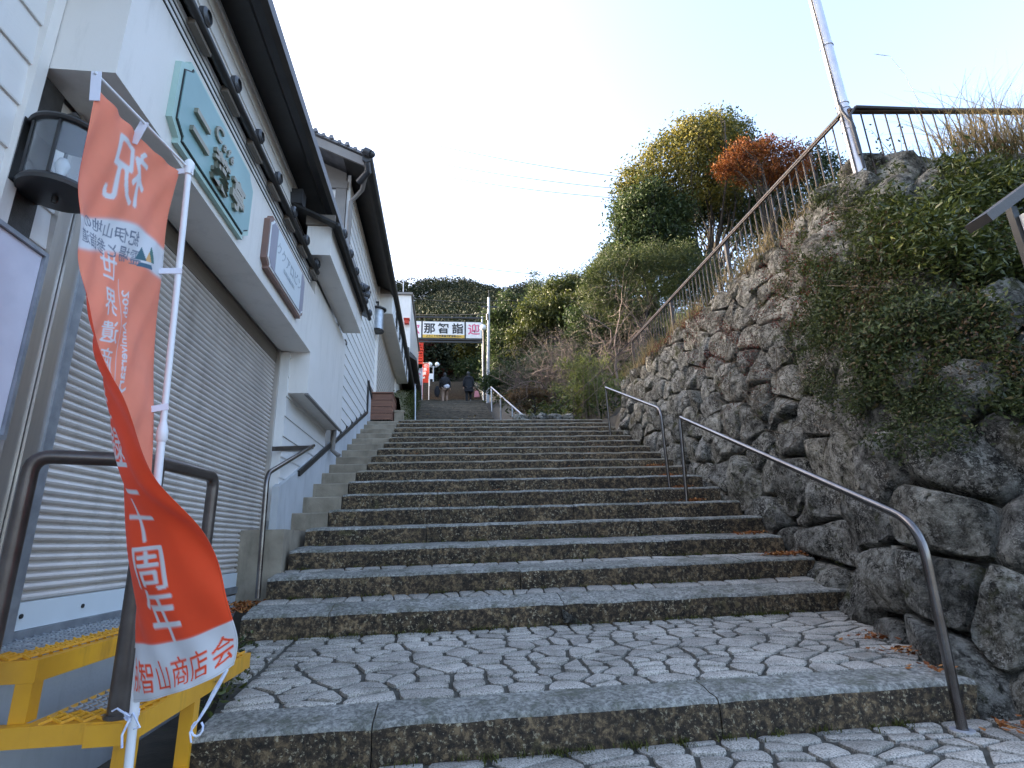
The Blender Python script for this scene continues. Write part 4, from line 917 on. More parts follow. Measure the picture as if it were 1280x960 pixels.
mb = MB(); mb.tube([(-1.213, 2.455, .41), (-1.222, 2.452, 1.37)], .040, 14); obj('post', mb, M['rail'], hr, smooth=50)
mb = MB(); mb.lathe((-1.213, 2.455, LZ + .0), [(.0, 0), (.05, 0), (.05, .012), (.03, .014)], 14); obj('base_flange', mb, M['rail'], hr)

def incline(name, label, foot_pts, r, posts, flange=True):
    t = thing('handrail', foot_pts, label, 'handrail'); return t
h1 = incline('', 'long steel handrail on the right with its bent foot on the lowest paving', (2.63, 2.83, 0), 0, 0)
A = Vector((2.665, 2.835, .965)); B = Vector((3.26, 6.95, 2.585)); A0 = Vector((2.63, 2.83, 0))
mb = MB(); top = arc(A0, A + Vector((0, 0, .06)), B, .20, 8)
mb.tube([A0] + top + [B - (B - A).normalized() * .1], .0255, 14); mb.tube([B - (B - A).normalized() * .1, B], .0255, 14); obj('rail', mb, M['steel'], h1, smooth=50)
mb = MB(); mb.tube([(3.20, 6.95, zs(6.8)), (3.235, 6.93, 2.56)], .0245, 12); obj('post', mb, M['steel'], h1, smooth=50)
mb = MB(); mb.lathe((2.63, 2.83, .002), [(.0, 0), (.055, 0), (.055, .008), (.03, .01)], 20); obj('base_flange', mb, M['lampost'], h1)
h2 = incline('', 'short steel handrail beside the boulder wall, farther up the steps', (3.2, 7.4, 1.66), 0, 0)
A = Vector((3.17, 7.4, 2.82)); B = Vector((3.39, 10.62, 4.08)); A0 = Vector((3.2, 7.45, 1.65))
mb = MB(); mb.tube([A0] + arc(A0, A, B, .16, 8) + [B], .0235, 12); obj('rail', mb, M['steel'], h2, smooth=50)
mb = MB(); mb.tube([(3.42, 10.65, 3.03), (3.385, 10.6, 4.06)], .0225, 10); obj('post', mb, M['steel'], h2, smooth=50)
h3 = thing('handrail', (-1.65, 5.3, .6), 'steel handrail rising beside the end of the roller shutter', 'handrail')
A0 = aty(322, 748, 5.25); A = aty(334, 592, 5.25); B = atx(392, 557, -1.80)
mb = MB(); mb.tube([A0] + arc(A0, A, B, .12, 8) + [B], .0235, 12); obj('rail', mb, M['steel'], h3, smooth=50)
a = atx(341, 561, -1.825); b = atx(391, 559, -1.80); mb = MB(); mb.beam(a, b, .02, .05); obj('crossbar', mb, M['rail'], h3)
h4 = thing('handrail', (2.2, 14.0, 3.9), 'far grey handrail climbing beside the upper flight of steps', 'handrail')
A = aty(661, 526, 14.0); B = aty(614, 484, 20.5)
mb = MB(); mb.tube([A, B], .028, 8); mb.tube([B + Vector((0, 1, .25)), aty(606, 497, 28.5) + Vector((0, 0, .2))], .028, 6); obj('rail', mb, M['galv'], h4, smooth=50)
for t in (.02, .35, .68, 1):
    p = A.lerp(B, t); mb = MB(); mb.tube([(p.x, p.y, p.z - 1.0), tuple(p)], .025, 8); obj('post', mb, M['galv'], h4, smooth=50)
h5 = thing('handrail', (-.9, 16.0, 4.2), 'single grey rail post on the left of the upper flight', 'handrail')
p = aty(519, 520, 16.5); q = aty(519, 486, 16.5); mb = MB(); mb.tube([(p.x, p.y, p.z - .3), tuple(q)], .03, 8); mb.tube([tuple(q), (q.x - .35, q.y + 6, q.z + 1.9)], .025, 8); obj('rail', mb, M['galv'], h5, smooth=50)

# ------------------------------------------------------------------ railing on top of the wall, lamp post
FZ = 5.66
fn = thing('metal_railing', (4.6, 4.55, 4.9), 'long dark metal railing with upright bars along the top of the boulder wall', 'railing')
mb = MB(); mb.tube([(4.58, 4.60, FZ), (4.6, 11.95, FZ + .03)], .030, 10); obj('top_rail', mb, M['fence'], fn, smooth=50)
mb = MB(); mb.tube([(4.545, 4.62, FZ - .055), (4.56, 11.95, FZ - .03)], .016, 8); obj('top_rail', mb, M['fence'], fn, smooth=50)
mb = MB(); mb.tube([(0, 0, 0), (0, 0, .95)], .0088, 6); bal = mesh_of('baluster', mb, M['fence'], 50)
y = 4.78
while y < 11.9: place('baluster', bal, fn, (4.59, y, FZ - .95)); y += .142
for yy in (7.35, 9.6, 11.95):
    mb = MB(); mb.box((4.565, yy - .025, 4.4), (4.62, yy + .025, FZ)); obj('post', mb, M['fence'], fn)
C0 = Vector((4.62, 4.55, FZ)); C1 = Vector((7.9, 4.30, FZ + .04))
fn2 = thing('metal_railing', (6.0, 4.4, 4.9), 'black metal railing running off to the right from the lamp post', 'railing')
mb = MB(); mb.tube([C0, C1], .034, 10); obj('top_rail', mb, M['fence'], fn2, smooth=50)
i = 1
while i * .145 < 3.2:
    p = C0.lerp(C1, i * .145 / (C1 - C0).length); place('baluster', bal, fn2, (p.x, p.y, FZ - .95 + .01)); i += 1
lp = thing('lamp_post', (4.60, 4.60, 4.6), 'tall pale steel lamp post strapped to the railing corner on the wall top', 'lamp post')
pa = aty(1075, 215, 4.62); pb = aty(1018, 0, 4.62); dd = (pb - pa)
mb = MB(); mb.tube([pa - dd * .12, pa + dd * 1.9], [.066, .06], 16); obj('pole', mb, M['lampost'], lp, smooth=50)
mb = MB(); off = Vector((-.075, -.03, 0)); mb.tube([pa - dd * .1 + off, pa + dd * 1.9 + off], .011, 6); obj('cable', mb, M['wire'], lp, smooth=50)
mb = MB()
for t in (.22, .33, .36, .70): mb.tube([pa + dd * t, pa + dd * (t + .008)], .073, 14)
obj('strap', mb, M['lampost'], lp)
mb = MB(); q = pa + dd * .30
mb.tube([q + Vector((-.08, -.05, .1)), q + Vector((-.1, -.08, -.02)), q + Vector((-.03, -.1, -.2)), q + Vector((-.0, -.08, -.5)), pa + Vector((.0, -.06, 0))], .017, 6)
mb.tube([C0 + Vector((.05, -.06, .01)), C0 + Vector((.9, -.09, .02)), C0 + Vector((2.0, -.14, .0)), C1 + Vector((0, -.05, 0))], .02, 6)
mb.tube([C0 + Vector((.05, -.06, .01)), q + Vector((-.02, -.09, -.06)), q + Vector((-.05, -.1, -.25)), q + Vector((-.02, -.08, -.6))], .016, 6); obj('cable', mb, M['wire'], lp, smooth=50)
# two conduits that run down from the railing's far end
cd = thing('cable_conduit', (4.5, 12, 4.5), 'pair of thin conduits slanting down from the far railing end', 'conduit')
for i, (u1, v1, u2, v2) in enumerate(((790, 425, 700, 510), (792, 440, 712, 520))):
    a = aty(u1, v1, 11.95); b = aty(u2, v2, 13.6); mb = MB(); m_ = a.lerp(b, .5) + Vector((0, 0, -.06)); mb.tube([a, m_, b], .009, 6); obj('pipe', mb, M['fence'], cd, smooth=True)
print('rails', round(time.time() - T0, 1))

# ------------------------------------------------------------------ the banner
bn = thing('banner', (-1.12, 2.36, .2), 'orange red vertical festival banner twisted round its white pole', 'banner')
PT = aty(236, 212, 2.2); PB = Vector((-1.105, 2.385, 0.0)); AT = aty(118, 90, 1.73)
pj = PB.lerp(PT, .55)
mb = MB(); mb.tube([PB, pj], .0150, 12); mb.tube([pj, PT], .0125, 12); obj('pole', mb, M['pole'], bn, smooth=50)
ax = (PT - PB).normalized()
mb = MB(); mb.tube([pj - ax * .03, pj - ax * .02, pj + ax * .015, pj + ax * .05], [.016, .021, .021, .0135], 12)
j2 = PB.lerp(PT, .26); mb.tube([j2 - ax * .02, j2 + ax * .02], [.018, .018], 12); obj('joint', mb, M['pole'], bn, smooth=50)
mb = MB(); mb.tube([PT - ax * .03, PT - ax * .025, PT, PT + ax * .012, PT + ax * .035, PT + ax * .05], [.012, .019, .019, .022, .02, .008], 12); obj('pole_cap', mb, M['pole'], bn, smooth=50)
mb = MB(); mb.tube([PT + ax * .005, AT], .0055, 8); obj('cross_arm', mb, M['pole'], bn, smooth=50)
K = [
 (0.00, (224,215,2.19), (200,197,2.09), (173,168,1.97), (147,140,1.85), (121,112,1.75)),
 (0.15, (209,275,2.21), (186,262,2.10), (156,250,1.97), (125,238,1.86), (100,222,1.76)),
 (0.27, (203,337,2.23), (178,330,2.10), (147,320,1.98), (116,306,1.88), (98,293,1.79)),
 (0.38, (196,395,2.25), (172,393,2.11), (145,390,1.99), (121,382,1.90), (107,360,1.83)),
 (0.50, (192,457,2.27), (167,457,2.12), (141,452,2.00), (122,447,1.90), (130,456,1.81)),
 (0.60, (192,520,2.28), (170,522,2.14), (139,526,2.00), (147,527,1.89), (167,522,1.82)),
 (0.68, (190,578,2.28), (163,586,2.15), (148,592,2.02), (170,596,1.92), (197,602,1.88)),
 (0.77, (184,655,2.30), (158,662,2.16), (168,666,2.06), (213,664,2.00), (253,664,1.99)),
 (0.87, (176,745,2.32), (167,748,2.24), (186,752,2.12), (232,748,2.06), (281,738,2.05)),
 (0.95, (168,835,2.33), (184,842,2.20), (212,840,2.12), (250,826,2.09), (297,795,2.11)),
 (1.00, (167,878,2.33), (186,876,2.20), (214,868,2.12), (250,855,2.09), (293,832,2.13))]
KP = [[aty(*c) for c in row[1:]] for row in K]; KTs = [row[0] for row in K]
def catm(p, t, i): 
    p0, p1, p2, p3 = p[max(i - 1, 0)], p[i], p[i + 1], p[min(i + 2, len(p) - 1)]
    return 0.5 * ((2 * p1) + (p2 - p0) * t + (2 * p0 - 5 * p1 + 4 * p2 - p3) * t * t + (3 * p1 - p0 - 3 * p2 + p3) * t ** 3)
NS, NT = 170, 560
gt = np.linspace(0, 1, NT + 1); gs = np.linspace(0, 1, NS + 1)
KA = np.array([[list(p) for p in r] for r in KP])         # rows x 5 x 3
def interp(A, xs, x):       # Catmull-Rom along axis 0 with nonuniform knots (parameter only)
    xs = np.array(xs); i = np.clip(np.searchsorted(xs, x, 'right') - 1, 0, len(xs) - 2); t = (x - xs[i]) / (xs[i + 1] - xs[i]); t = t.reshape(-1, *([1] * (A.ndim - 1)))
    n = len(xs); p0 = A[np.maximum(i - 1, 0)]; p1 = A[i]; p2 = A[i + 1]; p3 = A[np.minimum(i + 2, n - 1)]
    return .5 * (2 * p1 + (p2 - p0) * t + (2 * p0 - 5 * p1 + 4 * p2 - p3) * t ** 2 + (3 * p1 - p0 - 3 * p2 + p3) * t ** 3)
R_ = interp(KA, KTs, gt)                                    # NT+1 x 5 x 3
Gd = interp(np.transpose(R_, (1, 0, 2)), [0, .25, .5, .75, 1], gs)   # NS+1 x NT+1 x 3
Gd = np.transpose(Gd, (1, 0, 2))                            # t, s
dS = np.gradient(Gd, axis=1); dT = np.gradient(Gd, axis=0); NN = np.cross(dS, dT); NN /= np.linalg.norm(NN, axis=2)[..., None] + 1e-9
tt, ss = np.meshgrid(gt, gs, indexing='ij')
wr = (.006 * np.sin(ss * 9 + tt * 23) + .004 * np.sin(ss * 23 - tt * 41 + 1) + .010 * np.exp(-((tt - .82) / .1) ** 2) * np.sin(ss * 7 - tt * 30 + .5)
      + .004 * np.exp(-tt * 12) * np.sin(ss * 34)) * np.minimum(1, ss * 6)
Gd = Gd + NN * wr[..., None]
# flat print: rasterise the lettering in flag coordinates (s across 0.6 m, t down 1.8 m)
def glyph_bvh(items):
    V = []; F = []
    for body, cx, cy, sz, bold, sq in items:
        v, f = text_tris(body, sz, 0); b = len(V); V += [Vector((cx + p.x * sq, cy + p.y, 0)) for p in v]; F += [tuple(b + i for i in q) for q in f]
    return BVHTree.FromPolygons(V, F)
W_, H_ = .60, 1.80
big = [('祝', .31, -.19, .25, .004, 1.0)] + [(ch, .345, -(.30 + i * .068) * H_, .108, .0022, 1.0) for i, ch in enumerate('世界遺産登録')]
big += [(ch, .345, -t_ * H_, .125, .0022, 1.15) for ch, t_ in (('二', .69), ('十', .757), ('周', .825), ('年', .889))]
red_it = [(ch, .065 + i * .094, -1.725, .085, .0016, 1.05) for i, ch in enumerate('那智山商店会')]
gry = [('紀伊山地の', .36, -.405, .062, .0008, 1.1), ('霊場と参詣道', .36, -.475, .062, .0008, 1.05)]
thin = []
bA, bR, bG = glyph_bvh(big), glyph_bvh(red_it), glyph_bvh(gry)
v, f = text_tris('20th Anniversary', .058, .0008); bT = BVHTree.FromPolygons([Vector((.235 + p.y, -.80 - p.x, 0)) for p in v], f)
def inside(b, x, y): return b.ray_cast(Vector((x, y, 1)), Vector((0, 0, -1)), 2)[0] is not None
ink = np.zeros((NT + 1, NS + 1, 4)); ink[..., 0] = 1                     # rgb-coded: 0 red ground, colours below
RED = np.array([1.0, 1.0, 0, 0]); 
lay = np.zeros((NT + 1, NS + 1, 3))
base_c = np.array([0.95, 0.11, 0.035]); WHT = np.array([0.80, 0.79, 0.80])
lay[:] = base_c
xs_, ys_ = ss * W_, -tt * H_
band_c = -.44 + .03 * np.sin((xs_ - .1) * 9)
bw_ = np.clip((.085 - np.abs(ys_ - band_c)) / .03, 0, 1); bw_ = bw_ * bw_ * (3 - 2 * bw_)
lay += (WHT - lay) * bw_[..., None]
low = np.clip((-ys_ - 1.645) / .004, 0, 1); lay += (WHT - lay) * low[..., None]
sub = []
dx, dy = W_ / NS, H_ / NT
def stamp(b, box, colr, dil=.0028):
    sub = [(dil * math.cos(a_), dil * math.sin(a_)) for a_ in (.4, 1.97, 3.54, 5.11)] + [(0, 0)]
    i0, i1 = int(max(0, (-box[3]) / dy)), int(min(NT, (-box[1]) / dy)) + 1; j0, j1 = int(max(0, box[0] / dx)), int(min(NS, box[2] / dx)) + 1
    for i in range(i0, min(i1 + 1, NT + 1)):
        for j in range(j0, min(j1 + 1, NS + 1)):
            x, y = xs_[i, j], ys_[i, j]; k = min(1, sum(inside(b, x + a, y + c) for a, c in sub) / len(sub) * 1.8)
            if k: lay[i, j] += (np.array(colr) - lay[i, j]) * k
stamp(bA, (.16, -.36, .47, -.05), WHT, .0065); stamp(bA, (.26, -1.68, .43, -.46), WHT); stamp(bR, (0, -1.79, .6, -1.65), base_c, .0018); stamp(bG, (.15, -.52, .6, -.36), (.22, .24, .30), .0012)
stamp(bT, (.19, -1.32, .28, -.5), WHT, .0012)
def tri(pts, colr):
    P = np.array(pts); ins = np.ones_like(xs_, bool)
    for k in range(len(P)):
        a, b = P[k], P[(k + 1) % len(P)]; ins &= ((b[0] - a[0]) * (ys_ - a[1]) - (b[1] - a[1]) * (xs_ - a[0])) >= 0
    lay[ins] = colr
tri([(.085, -.475), (.145, -.475), (.115, -.41)], (.12, .25, .22)); tri([(.11, -.475), (.15, -.475), (.128, -.435)], (.75, .6, .15)); tri([(.14, -.475), (.20, -.475), (.17, -.42)], (.10, .2, .24)); tri([(.09, -.50), (.19, -.50), (.175, -.485), (.105, -.485)], (.10, .2, .28))
ln = (np.abs(xs_ - .275) < .0022) & (ys_ < -.56) & (ys_ > -1.22); lay[ln] = WHT * .9
hem = ((xs_ > W_ - .012) & (xs_ < W_ - .009)) | ((xs_ < .012) & (xs_ > .009)) | ((-ys_ > 1.785) & (-ys_ < 1.789)); lay[hem] *= .78
def m_cloth(name, pale):
    m, nt, b = newmat(name); a = N(nt, 'ShaderNodeVertexColor', layer_name='print'); col = a.outputs[0]
    
    wv = ramp(nt, nz(nt, pos(nt), 7, 4), [(0.3, .93), (.7, 1.0)]); col = mixc(nt, 1, col, wv, 'MULTIPLY')
    L(nt, col, b.inputs['Base Color']); b.inputs['Roughness'].default_value = .75; b.inputs['Specular IOR Level'].default_value = .2
    b.inputs['Sheen Weight'].default_value = .15
    tr = N(nt, 'ShaderNodeBsdfTranslucent'); L(nt, col, tr.inputs[0]); mx = N(nt, 'ShaderNodeMixShader'); mx.inputs[0].default_value = .38
    L(nt, b.outputs[0], mx.inputs[1]); L(nt, tr.outputs[0], mx.inputs[2]); L(nt, mx.outputs[0], nt.nodes['Material Output'].inputs[0])
    bump(nt, b, nz(nt, pos(nt), 1200, 2), .15, .001); return m
M['clothf'] = m_cloth('banner_cloth_front', 0); M['clothb'] = m_cloth('banner_cloth_reverse', .5)
FIX = np.arange((NT + 1) * (NS + 1)).reshape(NT + 1, NS + 1)
Fq = np.stack([FIX[:-1, :-1], FIX[1:, :-1], FIX[1:, 1:], FIX[:-1, 1:]], -1).reshape(-1, 4)
Gn = np.cross(np.gradient(Gd, axis=1), np.gradient(Gd, axis=0)); Gn /= np.linalg.norm(Gn, axis=2)[..., None] + 1e-9
# front (pole on its left) faces the side where s x (-t) points
out = -Gn
off0 = np.array(ORG[bn.name])
redness = np.clip((lay[..., 0] - lay[..., 2]) / .85, 0, 1)[..., None]; layb = lay + (np.array([.98, .46, .30]) - lay) * .74 * redness
for nm, sgn, mt, ly in (('cloth_front', 1, 'clothf', lay), ('cloth_reverse', -1, 'clothb', layb)):
    V = (Gd + out * sgn * .0006).reshape(-1, 3); me = np_mesh(nm, V, Fq, M[mt], smooth=True, off=off0)
    ca = me.color_attributes.new('print', 'FLOAT_COLOR', 'POINT'); ca.data.foreach_set('color', np.concatenate([ly.reshape(-1, 3), np.ones(((NT + 1) * (NS + 1), 1))], 1).astype(np.float32).ravel())
    place(nm, me, bn, off0)
def gp(s, t): return Vector(Gd[int(round(t * NT)), int(round(s * NS))])
def strap(a, b, w):      # flat cloth tab from the flag edge round the pole
    mb = MB(); a = Vector(a); b = Vector(b); d = (b - a).normalized(); e = b + d * .018; mb.beam(a - d * .03, e, .0035, w, up=(0, 0, 1)); return mb
for t_ in (.003, .275, .585, ):
    g = gp(.06, t_) if t_ > .01 else gp(.02, .0); pz = PB.lerp(PT, (g.z + .01 - PB.z) / (PT.z - PB.z)); obj('tab', strap(g, pz - Vector((0, .012, 0)), .026), M['tab'], bn)
for s_ in (.52, 1.0):
    g = gp(s_, .0); ar = PT.lerp(AT, s_ if s_ < .9 else .985); mb = MB(); mb.beam(g - Vector((0, 0, .05)), ar + Vector((0, 0, .01)), .034, .0035, up=(0, 1, 0)); obj('tab', mb, M['tab'], bn)
mb = MB(); g = gp(.93, 1.0); p0 = g; pts = [p0, p0 + Vector((-.03, 0, -.06)), p0 + Vector((-.055, .01, -.11)), p0 + Vector((-.075, 0, -.15))]; mb.tube(pts, [.006, .008, .006, .004], 6)
e_ = pts[-1]; mb.tube([e_ + Vector((.018 * math.cos(a_), .004, -.022 + .022 * math.sin(a_))) for a_ in np.linspace(.5 * PI, 2.3 * PI, 10)], .0035, 6); mb.tube([e_, e_ + Vector((-.02, 0, -.03)), e_ + Vector((-.012, 0, -.06))], .003, 6); obj('tie_string', mb, M['string'], bn, smooth=50)
kn = PB.lerp(PT, (.44 - PB.z) / (PT.z - PB.z)); mb = MB()
for k in range(3): mb.tube([kn + Vector((math.cos(a_) * .02 - .012, math.sin(a_) * .028 + .01, -.01 + k * .008 + .008 * math.sin(a_ * 2))) for a_ in np.linspace(0, 2 * PI, 12)], .0032, 6)
mb.tube([kn + Vector((0, -.02, 0)), kn + Vector((-.04, -.04, .035)), kn + Vector((-.06, -.03, .025))], .0036, 6); mb.tube([kn + Vector((0, -.02, 0)), kn + Vector((.02, -.05, .02)), kn + Vector((.045, -.04, -.03)), kn + Vector((.02, -.03, -.035))], .0036, 6)
mb.tube([kn + Vector((0, -.02, 0)), kn + Vector((-.01, -.04, -.05)), kn + Vector((-.004, -.04, -.09))], .004, 6); obj('tie_string', mb, M['string'], bn, smooth=50)
print('banner', round(time.time() - T0, 1))

# ------------------------------------------------------------------ gate sign, poles, banners up the street
gs_ = thing('gateway_sign', (0, 34, zs(34)), 'white overhead street sign with big black characters spanning the steps', 'sign')
YS = 34.0
def sx(u): return aty(u, 411, YS).x
zt = aty(560, 402.5, YS).z; zb = aty(560, 422.5, YS).z
mb = MB(); mb.box((sx(498), YS + .02, zb - .12), (sx(603), YS + .25, zt + .05)); obj('backing_frame', mb, M['black'], gs_)
for u0, u1, ch, mt, zb_ in ((500, 526.5, '歓', 'pink', zb), (528.5, 580.5, '那智詣', 'blackink', zb), (582.5, 602, '迎', 'pink', zb)):
    mb = MB(); mb.box((sx(u0), YS - .03, zb_), (sx(u1), YS + .02, zt)); pn = obj('sign_panel', mb, M['white'], gs_)
    mb = MB()
    if len(ch) == 3:
        for i, c_ in enumerate(ch): add_text(mb, c_, (sx(537 + i * 17.5), YS - .036, zb + .62), (1, 0, 0), (0, 0, 1), .78, .02, .003)
    else: add_text(mb, ch, (sx((u0 + u1) / 2 + (4 if ch == '歓' else 0)), YS - .036, (zb + zt) / 2), (1, 0, 0), (0, 0, 1), .82, .016, .003)
    obj('lettering', mb, M[mt], pn)
    if len(ch) == 3:
        mb = MB(); mb.box((sx(u0), YS - .034, zb), (sx(u1), YS - .031, zb + .22)); obj('band', mb, M['amber'], pn)
        mb = MB(); add_text(mb, 'ようこそ世界遺産熊野那智山へ', ((sx(u0) + sx(u1)) / 2, YS - .038, zb + .11), (1, 0, 0), (0, 0, 1), .17, .004, .001); obj('lettering', mb, M['blackink'], pn)
for k, (zo) in enumerate((zt + .32, zb - .3)):
    mb = MB(); mb.box((sx(498), YS + .05, zo), (sx(604), YS + .15, zo + .10)); obj('crossbeam', mb, M['black'], gs_)
mb = MB(); mb.tube([(sx(603), YS + .1, zs(34) - .5), (sx(603), YS + .1, zt + .5)], .055, 10); obj('post', mb, M['polegrey'], gs_, smooth=50)
mb = MB(); mb.tube([(sx(500), YS + .1, zs(34) - .5), (sx(500), YS + .1, zt + .5)], .055, 10); obj('post', mb, M['polegrey'], gs_, smooth=50)
up = aty(609, 490, 31.5); ut = aty(611, 372, 31.5)
u1 = thing('utility_pole', (up.x, 31.5, zs(31.5)), 'pale concrete utility pole right of the gateway sign', 'utility pole')
mb = MB(); mb.tube([(up.x, 31.5, zs(31) - .5), (ut.x, 31.5, ut.z)], [.115, .075], 12); obj('pole', mb, M['polegrey'], u1, smooth=50)
mb = MB(); mb.box((ut.x - .5, 31.45, ut.z - .7), (ut.x + .5, 31.53, ut.z - .62)); mb.tube([(ut.x, 31.45, ut.z - .1), (ut.x, 31.45, ut.z + .5)], .03, 6); mb.tube([(ut.x - .12, 31.4, ut.z - 1.6), (ut.x - .12, 31.4, ut.z - 1.2)], .07, 8); obj('crossarm', mb, M['black'], u1)
g_ = aty(604, 409.5, 30.5)
sl_ = thing('street_lamp', (g_.x + .1, 30.5, zs(30.5)), 'street lamp with one big white globe beside the utility pole', 'street lamp')
mb = MB(); mb.tube([(g_.x + .03, 30.5, zs(30.5) - .3), (g_.x + .02, 30.5, g_.z - .15)], .06, 10); obj('post', mb, M['fence'], sl_, smooth=50)
mb = MB(); mb.ball(g_, .19, 14, 10); obj('globe', mb, M['globe'], sl_, smooth=True)
p = aty(541.5, 478, 58); a = aty(537.5, 455.5, 58); b = aty(546.5, 455.5, 58)
sl2 = thing('street_lamp', (p.x, 58, p.z), 'far street lamp with a pair of small white globes', 'street lamp')
mb = MB(); mb.tube([(p.x, 58, p.z - 1), (p.x, 58, a.z - .2)], .07, 8); mb.beam((a.x, 58, a.z - .3), (b.x, 58, b.z - .3), .06, .06); obj('post', mb, M['polegrey'], sl2, smooth=50)
for q in (a, b): mb = MB(); mb.ball(q, .26, 12, 8); obj('globe', mb, M['globe'], sl2, smooth=True)
q = aty(537, 470, 50); mb = MB(); mb.box((q.x - .35, 50, q.z - .3), (q.x + .35, 50.05, q.z + .25)); mb.beam((q.x, 50.03, q.z - 1.4), (q.x, 50.03, q.z - .3), .06, .06, (1, 0, 0)); o = obj('notice_sign', mb, M['white']); props(o, 'small plain white sign under the twin globe lamp', 'sign')
def far_banner(u, v0, v1, wpx, Y, label, mt, wave=0.1):
    a = aty(u - wpx / 2, v0, Y); b = aty(u + wpx / 2, v0, Y); c = aty(u, v1, Y); t = thing('banner', (b.x, Y, c.z), label, 'banner')
    mb = MB(); n = 10; V = []
    for i in range(n + 1):
        k = i / n; z = a.z + (c.z - a.z) * k
        for j in range(4): f = j / 3; V.append((a.x + (b.x - a.x) * f - .25 * k * (1 - f), Y + wave * math.sin(k * 6 + f * 2), z))
    mb.add(V, [(i * 4 + j, i * 4 + j + 1, i * 4 + j + 5, i * 4 + j + 4) for i in range(n) for j in range(3)]); obj('cloth', mb, M[mt], t, smooth=True)
    mb = MB(); mb.tube([(b.x, Y, zs(Y) - .3), (b.x, Y, a.z + .1)], .03, 6); mb.tube([(b.x, Y, a.z + .02), (a.x, Y, a.z + .02)], .02, 5); obj('pole', mb, M['pole'], t)
    mb = MB(); 
    for i in range(4): add_text(mb, '世界遺産'[i], ((a.x + b.x) / 2 - .05 * i, Y - wave - .03, a.z + (c.z - a.z) * (.18 + .2 * i)), (1, 0, 0), (0, 0, 1), abs(b.x - a.x) * .6, .01, .002)
    obj('lettering', mb, M['white' if mt == 'red' else 'pink'], t)
far_banner(532.5, 454, 478, 8, 36, 'red festival banner on a pole, left of the far steps', 'red')
far_banner(526, 461, 481, 4, 30, 'narrow white banner beside the red one at the left edge of the far steps', 'white')
far_banner(504.5, 459, 470, 5, 27.5, 'small red banner half hidden behind the white fascia', 'red')
a = aty(522.5, 424, 37); b = aty(528.5, 455, 37)
rt = thing('red_tower_sign', (a.x, 37, zs(37)), 'tall dark red lattice sign post under the left end of the gateway sign', 'sign')
for x_ in (a.x, b.x): mb = MB(); mb.beam((x_, 37, zs(37) - .5), (x_, 37, a.z), .06, .06, (1, 0, 0)); obj('post', mb, M['red'], rt)
for i in range(9):
    z_ = b.z + (a.z - b.z) * i / 9; mb = MB(); mb.box((a.x + .02, 36.97, z_), (b.x - .02, 37.02, z_ + (a.z - b.z) / 9 - .07)); obj('panel', mb, M['red'], rt)

# ------------------------------------------------------------------ notice board at the right edge
ntb = thing('notice_board', (3.2, 2.25, .0), 'brown roofed notice board with white and purple panel, cut by the right edge', 'notice board')
a = aty(1237, 271, 2.2); b = aty(1306, 220, 2.2); b = b + (b - a) * .25
d_ = (b - a).normalized(); nn_ = Vector((-d_.z, 0, d_.x))
mb = MB(); mb.prism([a - nn_ * .026, b - nn_ * .026, b + nn_ * .026, a + nn_ * .026], (0, .13, 0)); obj('roof_board', mb, M['noticewood'], ntb)
pk = b; e2 = Vector((2 * pk.x - a.x, pk.y, a.z)); d2 = (e2 - pk).normalized(); n2_ = Vector((-d2.z, 0, d2.x))
mb = MB(); mb.prism([pk - n2_ * .03, e2 - n2_ * .03, e2 + n2_ * .03, pk + n2_ * .03], (0, .13, 0)); obj('roof_board', mb, M['noticewood'], ntb)
q = aty(1276, 262, 2.33); wdt = 2 * (pk.x - q.x)
mb = MB(); mb.box((q.x + .015, 2.33, 1.5), (q.x + wdt, 2.36, q.z - .02)); bd = obj('board', mb, M['white'], ntb)
mb = MB(); mb.box((q.x + .045, 2.322, 1.55), (q.x + wdt - .03, 2.3298, q.z - .06)); obj('print', mb, M['purple'], bd)
for x_ in (q.x, q.x + wdt): mb = MB(); mb.box((x_ - .012, 2.365, -.1), (x_ + .03, 2.40, q.z + .05)); obj('post', mb, M['black'], ntb)

# ------------------------------------------------------------------ overhead cables
def cable(label, pts, r=.012, sag=.3):
    a, b = pts; a = aty(*a); b = aty(*b); mb = MB(); P = [a.lerp(b, i / 16) - Vector((0, 0, sag * 4 * (i / 16) * (1 - i / 16))) for i in range(17)]; mb.tube(P, r, 5, False); o = obj('overhead_cable', mb, M['wire'], smooth=True); props(o, label, 'cable')
cable('thin cable crossing the sky, the highest of the set left of the big tree', ((490, 168, 30), (775, 221, 26)), .016)
cable('thin cable crossing the sky, second of the set left of the big tree', ((480, 190, 30), (775, 236, 26)), .016)
cable('thin cable crossing the sky, lowest of the set left of the big tree', ((480, 206, 30), (775, 248, 26)), .016)
cable('cable from the white houses passing in front of the hill to the trees', ((486, 319, 26), (800, 350, 30)), .02)
cable('lower cable just above the gateway sign', ((500, 392, 35), (612, 392, 31.6)), .02, .1)
cable('cable strung between the houses and the utility pole top', ((500, 371, 33), (611, 378, 31.6)), .015, .1)
cable('second cable leading right from the utility pole top into the woods', ((611, 376, 31.6), (860, 355, 30)), .015, .3)

